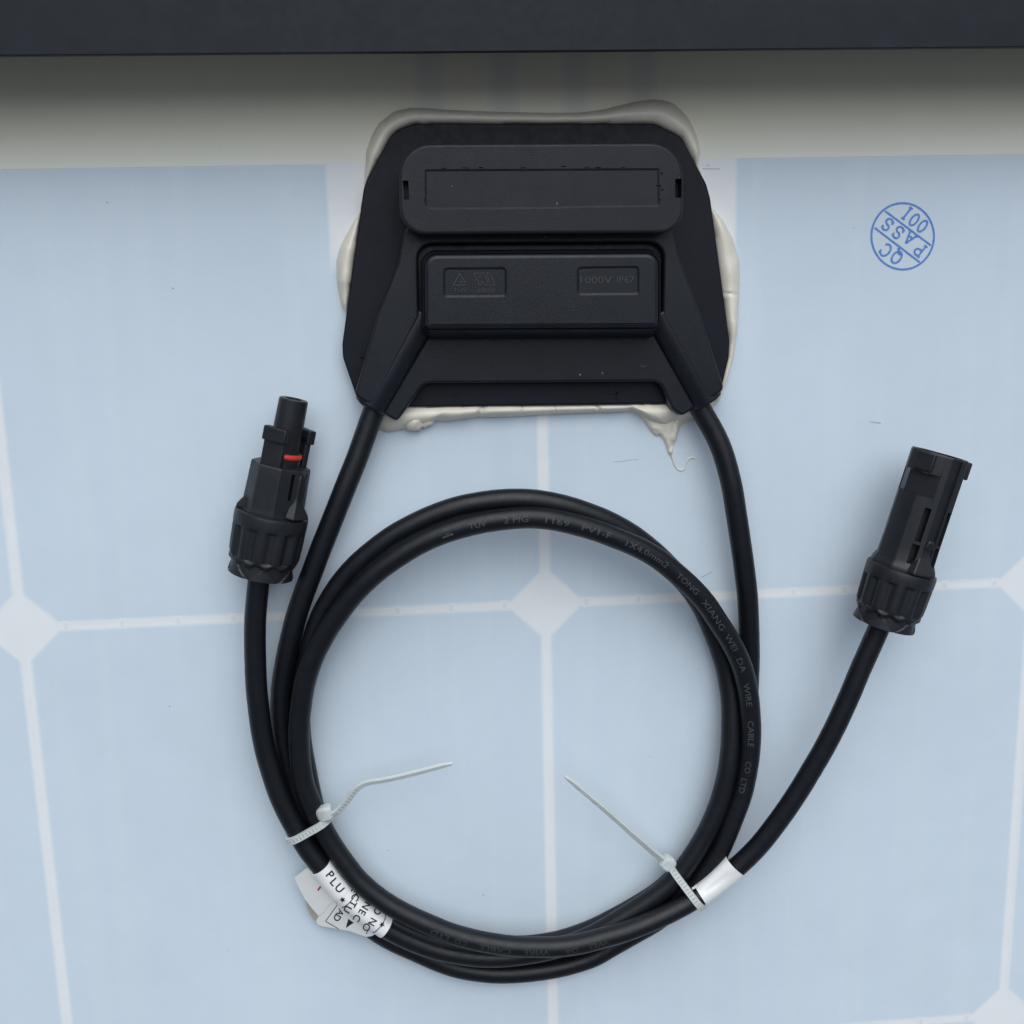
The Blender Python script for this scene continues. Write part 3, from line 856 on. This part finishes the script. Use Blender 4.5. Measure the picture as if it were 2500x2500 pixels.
def on_cable(path, s, x, ang, r):
    p, t, sd, up = path.at(s + x)
    return p + up * (math.cos(ang) * r) + sd * (math.sin(ang) * r)
def view_angle(path, s):
    """angle round the cable that faces the camera"""
    p, t, sd, up = path.at(s)
    d = (CAM - p).normalized()
    return math.atan2(d.dot(sd), d.dot(up))
def print_on(path, word, s_start, s_end, parent, h=1.45, off=0.0, rr=R + 0.075, mat=None, name="sheath_print", geo=None):
    """letters running against the path (clockwise round the coil), tops outwards"""
    v, f, w = geo if geo else text_geo(word, 2)
    k = abs(s_end - s_start) / w
    sm = (s_start + s_end) / 2
    base = view_angle(path, sm) + off
    pts = [on_cable(path, s_start - x * k, 0, base + (y - .35) * h / .7 / rr, rr) for x, y in v]
    return make(name, pts, f, mat or M_PRINT, parent, 0)
SA0 = pathA.near_px(1811, 1942, 0, 600); 
top0 = pathA.near_px(1696, 2163, 0, 1e9)
loop0, loop1 = pathA.near_px(1770, 2050, pathA.near_px(1450, 2336), 500), 1e9
for word, a, b, off in (("TÜV", (1141, 1284), (1189, 1272), -.12), ("2 PfG", (1227, 1268), (1290, 1264), -.12), ("1169", (1330, 1268), (1383, 1277), -.1), ("PV1-F", (1417, 1283), (1486, 1306), -.05), ("1X4.0mm2", (1519, 1318), (1620, 1375), -.05),
                   ("TONG", (1648, 1393), (1697, 1440), 0), ("XIANG", (1712, 1457), (1758, 1525), 0), ("WEI", (1767, 1541), (1790, 1577), 0), ("DA", (1797, 1601), (1809, 1630), 0), ("WIRE", (1817, 1659), (1830, 1716), -.05), ("CABLE", (1831, 1746), (1833, 1815), 0), ("CO", (1829, 1848), (1826, 1877), 0), ("LTD", (1821, 1896), (1811, 1930), -.15)):
    lo = pathA.near_px(1833, 1810, 300, 1e9) if False else None
    s_a = pathA.near_px(*a, loop0, pathA.near_px(745, 1720, loop0)); s_b = pathA.near_px(*b, loop0, pathA.near_px(745, 1720, loop0))
    print_on(pathA, word, s_a, s_b, cableA, 1.45, off)
v, f = stroke_geo([[(0, 0), (.5, .8), (1, 0), (0, 0)], [(.3, .25), (.75, .25)], [(0.1, 0.08), (.9, .08)]], .09)
s_a = pathA.near_px(1083, 1301, loop0); s_b = pathA.near_px(1105, 1292, loop0)
print_on(pathA, "", s_a, s_b, cableA, 1.5, -.12, geo=(v, f, 1.0))
u0 = pathA.near_px(900, 2170, pathA.near_px(742, 1911, loop0))
for word, a, b in (("WEI", (1478, 2288), (1437, 2299)), ("DA", (1405, 2306), (1376, 2310)), ("WIRE", (1341, 2312), (1281, 2312)), ("CABLE", (1247, 2308), (1174, 2297)), ("CO", (1142, 2291), (1112, 2282)), ("LTD", (1097, 2277), (1052, 2259))):
    print_on(pathA, word, pathA.near_px(*a, u0), pathA.near_px(*b, u0), cableA, 1.4, .55, mat=M_PRINT2)

# ------------------------------------------------------------------ plug connectors
def frame_of(a, b):
    ax = (b - a).normalized(); side = ax.cross(Vector((0, 0, 1))).normalized(); up = side.cross(ax).normalized()
    return ax, side, up           # side points to the viewer's right when the axis points up the picture
def turned(o, F, prof, n=96, rf=None):
    ax, sd, up = F; rings = []
    for l, r in prof:
        rings.append([o + ax * l + sd * (math.cos(2 * PI * k / n) * (rf(l, 2 * PI * k / n, r) if rf else r)) + up * (math.sin(2 * PI * k / n) * (rf(l, 2 * PI * k / n, r) if rf else r)) for k in range(n)])
    mb = MB(); loft(mb, rings); return mb
def sm(x, a, b):
    t = min(1, max(0, (x - a) / (b - a))); return t * t * (3 - 2 * t)
def nut(o, F, parent, scale=1.0, L=16.2, phase=0.0):
    def rf(l, th, r):
        th = th + phase
        lf = l / L * 16.2
        fl = (0.5 + 0.5 * math.cos(12 * th)) ** 1.6
        d = 0.9 * sm(lf, 4.0, 5.4) * (1 - sm(lf, 12.2, 12.9))
        ph = ((th * 6 / (2 * PI)) % 1 - .5) * 2
        if lf < 5.0:
            k = max(0.0, 1 - lf / 3.3)
            r0 = 7.4 + .1 * k
            if abs(ph) < .92 * k: r0 = 7.6 + .28 * k
            le = 3.5 + .9 * (0.5 - 0.5 * math.cos(12 * th))       # ribs end in points over the crown
            r = r0 + (max(r, r0) - r0) * sm(lf, le - 1.0, le + .3)
        return (r - d * fl) * scale
    prof = [(0, 7.2)] + [(.2 * k, 8.3) for k in range(1, 25)] + [(5, 8.5), (6, 8.6), (8, 8.7), (10, 8.75), (11.5, 8.8), (12.1, 8.8), (12.4, 8.8), (12.7, 8.82), (13, 8.82), (14, 8.85), (15.4, 8.85), (16.0, 8.7), (16.2, 8.3)]
    prof = [(l * L / 16.2, r) for l, r in prof]
    return turned(o, F, prof, 192, rf).build("gland_nut", M_CONN, parent, 24)
def rbox(mb, o, F, l, s, u, hl, hs, hu): return box(mb, o + F[0] * l + F[1] * s + F[2] * u, F[0], F[1], F[2], hl, hs, hu)
def radial_box(mb, o, F, l, ang, rad, hl, ht, hr):
    rr = F[1] * math.cos(ang) + F[2] * math.sin(ang); tt = F[2] * math.cos(ang) - F[1] * math.sin(ang)
    return box(mb, o + F[0] * l + rr * rad, F[0], tt, rr, hl, ht, hr)

# --- connector with pin sleeve and red seal ring
o1, o2 = P(636, 1400, 8.8), P(717.5, 974, 9.0)
F = frame_of(o1, o2); LT = (o2 - o1).length; kk = LT / 45.0
plug = empty("plug_connector", o1); tag(plug, "black plug connector with a bare pin sleeve and an orange red seal ring", "connector", "solar cable connectors")
nut(o1, F, plug, 0.965, 16.2 * kk, 0.2)
F = (F[0] * kk, F[1], F[2]); LT = 45.0      # the rest is drawn on a 45 mm long plug
def sq(l, th, r):   # eight-sided section with soft corners
    q = (th % (PI / 4)) - PI / 8
    return r * (0.35 + 0.65 * 1.03 * math.cos(PI / 8) / math.cos(q))
def octo(l, th, r):
    q = ((th + .12) % (PI / 4)) - PI / 8
    return r * 1.03 * math.cos(PI / 8) / math.cos(q)
hb = turned(o1, F, [(15.5, 7.6), (16.6, 7.6), (16.9, 7.1), (18, 6.95), (24, 6.75), (28.0, 6.65), (28.5, 6.45), (28.6, 5.0)], 96, octo).build("housing", M_CONN, plug, 22)
mb = MB()
tt = F[2]
loft(mb, [[o1 + F[0] * l - F[1] * a + tt * b for a, b in ((4, -3.2), (w, -2.4), (w, 2.4), (4, 3.2))] for l, w in ((16.2, 8.1), (17.0, 8.1), (19.2, 6.7), (20.0, 6.0))])
bevel_obj(mb.build("housing_flank", M_CONN, plug), .25)
c1 = MB(); radial_box(c1, o1, F, 24.2, .97, 6.8, 3.3, 0.42, 1.9); c2 = MB(); radial_box(c2, o1, F, 24.2, .24, 6.8, 3.3, 0.42, 1.9)
cut(hb, [c1, c2], 30)
mb = MB()
def tongue(mb, o, F, ang, rows):
    rr = F[1] * math.cos(ang) + F[2] * math.sin(ang); tt = F[2] * math.cos(ang) - F[1] * math.sin(ang)
    rings = []
    for l, w, r0, r1 in rows:
        c = o + F[0] * l
        rings.append([c + rr * r0 - tt * w, c + rr * r0 + tt * w, c + rr * r1 + tt * w * .8, c + rr * r1 - tt * w * .8])
    loft(mb, rings)
tongue(mb, o1, F, .6, [(16.6, 3.3, 6.6, 8.75), (17.6, 3.2, 6.4, 8.4), (20.2, 1.6, 6, 7.4), (22, 1.25, 5.6, 7.1), (26.5, 1.25, 5.6, 7.1), (27.8, .7, 5.6, 6.7)])
bevel_obj(mb.build("latch_tongue", M_CONN, plug), .25)
tip = turned(o1, F, [(28.2, 4.2), (30.3, 4.2), (30.4, 3.9), (32.2, 3.85), (32.4, 3.45), (44.4, 3.32), (LT - .25, 3.3), (LT, 3.05), (LT, 1.9), (LT - 4, 1.8)], 64).build("pin_sleeve", M_CONN, plug, 30)
ring = MB(); n1, n2 = 48, 14; V = []; Fc = []
for i in range(n1):
    a = 2 * PI * i / n1
    for j in range(n2):
        b = 2 * PI * j / n2
        r = 3.75 + .62 * math.cos(b); V.append(o1 + F[0] * (31.0 + .75 * math.sin(b)) + F[1] * (math.cos(a) * r) + F[2] * (math.sin(a) * r))
for i in range(n1):
    for j in range(n2): Fc.append((i * n2 + j, ((i + 1) % n1) * n2 + j, ((i + 1) % n1) * n2 + (j + 1) % n2, i * n2 + (j + 1) % n2))
ring.add(V, Fc).build("seal_ring", M_RED, plug, 60, False)
for ang in (1.99, -.72):
    mb = MB(); radial_box(mb, o1, F, 31.8, ang, 4.6, 4.4, 2.6, .75)
    hd = MB(); radial_box(hd, o1, F, 36.2, ang, 4.9, 1.75, 2.95, 1.05)
    mb.add(hd.v, hd.f)
    bevel_obj(mb.build("snap_arm", M_CONN, plug), .3)

# --- socket connector
q1, q2 = P(2157, 1523, 15.2), P(2295.5, 1108, 16.0)
F2 = frame_of(q1, q2); LT2 = (q2 - q1).length; k2 = LT2 / 43.0
sock = empty("socket_connector", q1); tag(sock, "black socket connector with a wide slotted barrel and no red ring", "connector", "solar cable connectors")
nut(q1, F2, sock, 0.94, 14.6 * k2, 0.45)
L0 = 14.6 * k2
bb = turned(q1, F2, [(L0 - .6, 7.7), (L0 + .4, 7.85), (L0 + 1.2, 7.6), (L0 + 2.4, 6.95), (L0 + 6, 6.85), (LT2 - 8, 6.8), (LT2 - .4, 6.8), (LT2, 6.6), (LT2, 5.6), (LT2 - 5, 5.5)], 96, sq).build("barrel", M_CONN, sock, 30)
cs = []
TA = 1.40        # direction of the latch tongue, towards the camera and the right
for ang in (TA + .44, TA - .52):
    c = MB(); radial_box(c, q1, F2, L0 + 11.8, ang, 7.4, 4.1, .75, 3.4); cs.append(c)
    c = MB(); radial_box(c, q1, F2, L0 + 4.6, ang, 7.4, 2.4, .9, 3.4); cs.append(c)
c = MB(); radial_box(c, q1, F2, LT2 - 7.5, 2.4, 7.7, 2.7, 4.8, 2.3); cs.append(c)
c = MB(); radial_box(c, q1, F2, LT2 - 7.5, 3.4, 7.9, 2.7, 3.2, 2.0); cs.append(c)
c = MB(); radial_box(c, q1, F2, LT2 - 7.5, -.1, 7.9, 2.7, 3.2, 2.0); cs.append(c)
cut(bb, cs, 30)
mb = MB(); tongue(mb, q1, F2, TA, [(L0 + .2, 3.6, 6.4, 8.7), (L0 + 1.0, 3.5, 6.4, 8.6), (L0 + 4.2, 1.7, 5.6, 6.9), (L0 + 6.4, 1.5, 6, 6.9), (L0 + 6.6, 1.5, 6, 7.3), (L0 + 8.2, 1.0, 6, 7.6), (L0 + 8.8, .7, 6, 7.2)])
bevel_obj(mb.build("latch_tongue", M_CONN, sock), .25)
mb = MB(); radial_box(mb, q1, F2, LT2 - 12, TA - .22, 6.85, 11.5, .16, .26)
mb.build("seam_rib", M_CONN, sock, 0)
for ang in (2.45, ):
    mb = MB(); radial_box(mb, q1, F2, LT2 - 2.3, ang, 6.75, 2.1, 2.3, .55)
    bevel_obj(mb.build("locking_lug", M_CONN, sock), .3)
mb = MB(); radial_box(mb, q1, F2, LT2 - 2.3, .1, 6.75, 2.1, 2.3, .55)
bevel_obj(mb.build("locking_lug", M_CONN, sock), .3)

# ------------------------------------------------------------------ zip ties
def hull2(pts):
    pts = sorted(set((round(p[0], 4), round(p[1], 4)) for p in pts))
    def half(ps):
        h = []
        for p in ps:
            while len(h) >= 2 and (h[-1][0] - h[-2][0]) * (p[1] - h[-2][1]) - (h[-1][1] - h[-2][1]) * (p[0] - h[-2][0]) <= 0: h.pop()
            h.append(p)
        return h
    a, b = half(pts), half(pts[::-1])
    return a[:-1] + b[:-1]
def band(mb, pts, wdir, w, th, closed=False, wf=None):
    n = len(pts); rings = []
    for i in range(n):
        a = pts[i - 1] if (i or closed) else pts[0]; b = pts[(i + 1) % n] if (i < n - 1 or closed) else pts[-1]
        t = (b - a).normalized(); wd = wdir(i) if callable(wdir) else wdir
        wd = (wd - t * wd.dot(t)).normalized(); nn = t.cross(wd).normalized()
        ww = w * (wf(i / (n - 1)) if wf else 1)
        c = pts[i]
        rings.append([c + wd * ww / 2 + nn * th / 2, c + wd * ww / 2 - nn * th / 2, c - wd * ww / 2 - nn * th / 2, c - wd * ww / 2 + nn * th / 2])
    if closed:
        rings.append(rings[0])
        loft(mb, rings, False, False)
    else: loft(mb, rings)
    return mb
def zip_tie(px, z, across_px, label, head_px, head_z, tail, tail_w, tail_dir, notches=True):
    o = P(*px, z); e = P(*across_px, z)
    ac = (e - o); ac.z = 0; ac.normalize(); nrm = Vector((-ac.y, ac.x, 0))
    cs = []
    for pth in (pathA, pathB):
        for i in range(len(pth.p) - 1):
            d0, d1 = (pth.p[i] - o).dot(nrm), (pth.p[i + 1] - o).dot(nrm)
            if d0 * d1 <= 0 and abs((pth.p[i] - o).dot(ac)) < 16: cs.append(((pth.p[i] - o).dot(ac), pth.p[i].z))
    pts = []
    for x, zz in cs:
        for k in range(40):
            a = 2 * PI * k / 40; pts.append((x + math.cos(a) * (R + .55), max(.35, zz + math.sin(a) * (R + .55))))
    h = hull2(pts)
    loop = [o + ac * x + Vector((0, 0, zz - z)) for x, zz in h]
    loop = resample(loop + [loop[0]], .45)[:-1]
    n = len(loop)
    for _ in range(5): loop = [(loop[i - 1] + loop[i] * 2 + loop[(i + 1) % n]) / 4 for i in range(n)]
    root = empty("cable_tie", (o.x, o.y, 0)); tag(root, label, "cable tie", "clear nylon cable ties")
    mb = MB(); band(mb, loop, nrm, 1.75, .8, True)
    strap = mb.build("strap", M_NYLON, root, 40)
    # ratchet notches on the outside of the strap, upper side only
    nb = MB()
    for i in range(0, n):
        t = (loop[(i + 1) % n] - loop[i - 1]).normalized(); nn = t.cross(nrm).normalized()
        if nn.z < 0: nn = -nn
        if loop[i].z > z - .5 and i % 2 == 0:
            box(nb, loop[i] + nn * .41, t, nrm, nn, .13, .5, .03)
    if nb.v: tag(nb.build("ratchet_notch", M_NOTCH, strap, 0), kind="stuff")
    hc = P(*head_px, head_z)
    hb = MB(); up = Vector((0, 0, 1))
    tl = [P(*q) for q in tail]
    hd = (tl[1] - hc); hd.z *= .4; hd.normalize(); hs = hd.cross(up).normalized(); hu = hs.cross(hd).normalized()
    rings = []
    for l, ws, hh in ((-2.1, .95, .7), (-1.5, 1.6, 1.25), (-.6, 1.95, 1.55), (.9, 1.95, 1.6), (1.7, 1.6, 1.4), (2.0, 1.2, 1.0)):
        rings.append([hc + hd * l + hs * (ws * a) + hu * (hh * b) for a, b in ((1, .6), (.7, 1), (-.7, 1), (-1, .6), (-1, -.6), (-.7, -1), (.7, -1), (1, -.6))])
    loft(hb, rings)
    bevel_obj(hb.build("head", M_NYLON, root, 30), .25)
    tp = smooth_path(catmull([hc] + tl, .5), 6)
    mb = MB(); band(mb, tp, tail_dir, tail_w, .75, False, lambda t: 1 - .35 * t - (.45 * max(0, t - .93) / .07))
    tail_o = mb.build("tail", M_NYLON, root, 40)
    if notches:
        nb = MB()
        m = len(tp)
        for i in range(7, int(m * .34), 2):
            t = (tp[i + 1] - tp[i - 1]).normalized(); wd = (tail_dir - t * tail_dir.dot(t)).normalized(); nn = t.cross(wd).normalized()
            if nn.z < 0: nn = -nn
            box(nb, tp[i] + nn * .385, t, wd, nn, .13, .48, .03)
        tag(nb.build("ratchet_notch", M_NOTCH, tail_o, 0), kind="stuff")
    return root
Z3 = lambda x, y: (640 + x / 3.715, 1820 + y / 3.715)
Z5 = lambda x, y: (1340 + x / 3.22, 1820 + y / 3.22)
tl_px = [(650, 630), (700, 583), (760, 515), (810, 445), (870, 378), (950, 337), (1080, 318), (1250, 282), (1400, 245), (1550, 205), (1725, 160)]
zl = [10.4, 10.6, 11, 11.3, 11.7, 12, 12.4, 12.8, 13, 13, 12.8]
zip_tie(Z3(420, 745), 8.0, Z3(520, 690), "clear cable tie with its kinked tail above the printed warning tag", Z3(572, 612), 9.7, [(*Z3(*p), z) for p, z in zip(tl_px, zl)], 1.9, Vector((-.35, .75, .55)))
tr_px = [(905, 905), (850, 862), (760, 785), (640, 680), (500, 555), (360, 435), (230, 325), (125, 238)]
zr = [7.6, 8.2, 9.2, 10.4, 11.6, 12.6, 13.2, 13.6]
zip_tie(Z5(1090, 1110), 8.5, Z5(1180, 1215), "clear cable tie with a straight tail, next to the blank white tag", Z5(935, 925), 7.4, [(*Z5(*p), z) for p, z in zip(tr_px, zr)], 1.9, Vector((.6, .6, .75)), False)

# ------------------------------------------------------------------ tags on the cables
TG = lambda x, y: (700 + x / 7.156, 2090 + y / 7.156)
sB0 = pathB.near_px(1113, 2329, pathB.s[-1] * .6)
s_lo = pathB.near_px(*TG(1745, 1255), sB0); s_hi = pathB.near_px(*TG(575, 185), sB0)
mid = pathB.at((s_lo + s_hi) / 2)[0]
wtag = empty("warning_tag", mid); tag(wtag, "white vinyl warning tag printed with letters and stars, folded round the coil", "tag")
RS = R + 0.2
def sleeve(path, s0, s1, rf, name, mat, parent):
    n = 40; m = max(8, int(abs(s1 - s0) / .5)); rings = []; 
    for j in range(m + 1):
        s = s0 + (s1 - s0) * j / m
        rings.append([on_cable(path, s, 0, 2 * PI * k / n, rf(j / m, 2 * PI * k / n)) for k in range(n)])
    inner = [[on_cable(path, s0 + (s1 - s0) * j / m, 0, 2 * PI * k / n, rf(j / m, 2 * PI * k / n) - .14) for k in range(n)] for j in range(m, -1, -1)]
    mb = MB(); loft(mb, rings + inner + [rings[0]], False, False)
    return mb.build(name, mat, parent, 50, False)
slv = sleeve(pathB, s_lo, s_hi, lambda t, a: RS + .02 * math.sin(9 * t + a * 2), "sleeve", M_LABEL, wtag)
# overlapping upper wrap with the first letters
s_m = pathB.near_px(*TG(930, 640), sB0)
sleeve(pathB, s_m, s_hi - .02, lambda t, a: RS + .13, "overlap_wrap", M_LABEL, wtag)
def tag_char(geo, px, rx, cap, rr, mat=M_INK, name="print", w_over=None, par=None):
    """one character on the sleeve: centre at crop pixel px, reading direction rx (crop px), cap height in crop px"""
    v, f, w = geo
    rx = Vector(rx).normalized(); up = Vector((rx.y, -rx.x)); k = cap / .7
    pts = []
    for x, y in v:
        q = Vector(px) + rx * ((x - w / 2) * k) + up * ((y - .35) * k)
        uu, vv = TG(q.x, q.y)
        s = pathB.near_px(uu, vv, sB0)
        # refine to the continuous arc length
        p, t, sd, u_ = pathB.at(s)
        # ray through the pixel, closest approach offset from the cable axis measured sideways
        d = (P(uu, vv, 0) - CAM).normalized()
        wv = CAM - p
        # solve intersection with the cylinder of radius rr about the local axis
        dp = d - t * d.dot(t); wp = wv - t * wv.dot(t)
        A_ = dp.dot(dp); B_ = 2 * dp.dot(wp); C_ = wp.dot(wp) - rr * rr
        D_ = B_ * B_ - 4 * A_ * C_
        l = (-B_ - math.sqrt(max(0, D_))) / (2 * A_)
        pts.append(CAM + d * l)
    return make(name, pts, f, mat, par or wtag, 0)
RT = RS + .10; RU = RS + .22
down = (-.50, .86); along = (.66, .75)
for ch, px, cap in (("P", (765, 330), 145), ("L", (832, 452), 145), ("U", (925, 560), 145)):
    tag_char(text_geo(ch, 3, .014), px, along, cap, RU)
star = ([(math.cos(PI / 2 + k * PI / 5) * (.42 if k % 2 == 0 else .18) + .42, math.sin(PI / 2 + k * PI / 5) * (.42 if k % 2 == 0 else .18) + .35) for k in range(10)], [tuple(range(10))], .84)
tag_char(star, (975, 765), along, 92, RU); tag_char(star, (1666, 1198), along, 92, RT)
for ch, px in (("E", (1192, 610)), ("C", (1202, 722)), ("T", (1155, 835)), ("U", (1062, 935)), ("N", (1392, 872)), ("E", (1320, 985)), ("C", (1225, 1088)), ("O", (1592, 958)), ("N", (1500, 1152)), ("O", (1395, 1245))):
    tag_char(text_geo(ch, 3, .014), px, down, 125, RT)
def ring_line(px, rr, a0, a1):
    s = pathB.near_px(*TG(*px), sB0)
    va = view_angle(pathB, s); V = []; Fc = []
    for k in range(25):
        a = va + a0 + (a1 - a0) * k / 24
        V += [on_cable(pathB, s, -.11, a, rr), on_cable(pathB, s, .11, a, rr)]
        if k: Fc.append((2 * k - 2, 2 * k - 1, 2 * k + 1, 2 * k))
    make("print", V, Fc, M_INK, wtag, 0)
ring_line((1055, 720), RT, -1.45, 1.35); ring_line((1610, 1160), RT, -1.3, 1.35)
# flag: the sticky ends pressed together, hanging off the outer side of the coil
def line_d(u, v):
    a = Vector(TG(430, 300)); b = Vector(TG(1540, 1370)); d = (b - a).normalized()
    q = Vector((u, v)) - a
    return max(0.0, -(d.x * q.y - d.y * q.x) * -1)
def zflag(u, v): return 6.9 - 0.050 * line_d(u, v)
def flag(outline, dz, mat, name, th=.22):
    pts = [TG(*p) for p in outline]
    top = [P(u, v, zflag(u, v) + dz) for u, v in pts]; bot = [p - Vector((0, 0, th)) for p in top]
    n = len(top)
    f = [tuple(range(n)), tuple(range(2 * n - 1, n - 1, -1))] + [(i, n + i, n + (i + 1) % n, (i + 1) % n) for i in range(n)]
    return make(name, top + bot, f, mat, wtag, 40)
flag([(330, 225), (240, 300), (135, 382), (165, 455), (215, 560), (320, 760), (440, 920), (560, 1050), (640, 980), (720, 880), (800, 790), (900, 870), (700, 560), (470, 290), (420, 260), (380, 215)], .25, M_FLAG, "flag")
flag([(560, 1050), (510, 1140), (540, 1195), (620, 1225), (700, 1240), (900, 1275), (1100, 1312), (1390, 1412), (1480, 1400), (1545, 1365), (1400, 1230), (1150, 1030), (930, 850), (800, 790), (720, 880), (640, 980)], .0, M_FLAG, "flag")
flag([(330, 780), (350, 890), (395, 990), (440, 1070), (500, 1140), (555, 1195), (560, 1050), (440, 930)], -.35, M_GLUE, "glue_edge")
def flag_print(geo, mat=M_INK, dz=.06):
    v, f = geo
    pts = []
    for x, y in v:
        u, w = TG(x, y); pts.append(P(u, w, zflag(u, w) + dz))
    make("print", pts, f, mat, wtag, 0)
def flag_char(ch, px, cap):
    v, f, w = text_geo(ch, 3, .014); rx = Vector(down).normalized(); up = Vector((rx.y, -rx.x)); k = cap / .7
    flag_print(([tuple(Vector(px) + rx * ((x - w / 2) * k) + up * ((y - .35) * k)) for x, y in v], f))
flag_char("A", (936, 988), 112); flag_char("D", (880, 1082), 116)
flag_print(([(1075, 1098), (1172, 1165), (1032, 1256)], [(0, 1, 2)]))
flag_print(stroke_geo([[(885, 850), (678, 1140), (905, 1273)], [(1360, 1195), (1440, 1270), (1385, 1362)]], 12))
flag_print(stroke_geo([[(592, 535), (542, 600)]], 30), M_REDINK, .33)
# blank tag near the socket connector
TR = lambda x, y: (1680 + x / 9.66, 2060 + y / 9.66)
sA0 = pathA.near_px(1456, 2294, u0)
s0_, s1_ = pathA.near_px(*TR(330, 1215), sA0), pathA.near_px(*TR(1205, 545), sA0)
bt = empty("blank_tag", pathA.at((s0_ + s1_) / 2)[0]); tag(bt, "blank glossy white tag creased round the cable, free of any print", "tag")
def rf_tag(t, a):
    lobe = max(0, math.cos((a + 1.15) / 1.0)) if abs((a + 1.15 + PI) % (2 * PI) - PI) < PI / 2 else 0
    lobe = max(0.0, math.cos(((a + 1.25 + PI) % (2 * PI) - PI))) ** 3
    val = math.exp(-((((a + .55 + PI) % (2 * PI)) - PI) / .22) ** 2)
    return R + .22 + 1.75 * t * lobe - .45 * math.sin(PI * min(1, t * 1.1)) * val * (t > .05)
sleeve(pathA, s0_, s1_, rf_tag, "sleeve", M_LABEL, bt)
mb = MB(); a_ = P(*TR(95, 1062), 11.6); b_2 = P(*TR(205, 1000), 12.2)
band(mb, resample([a_, (a_ + b_2) / 2, b_2], .3), Vector((.6, .5, .5)), .6, .18); mb.build("loose_corner", M_LABEL, bt, 0)
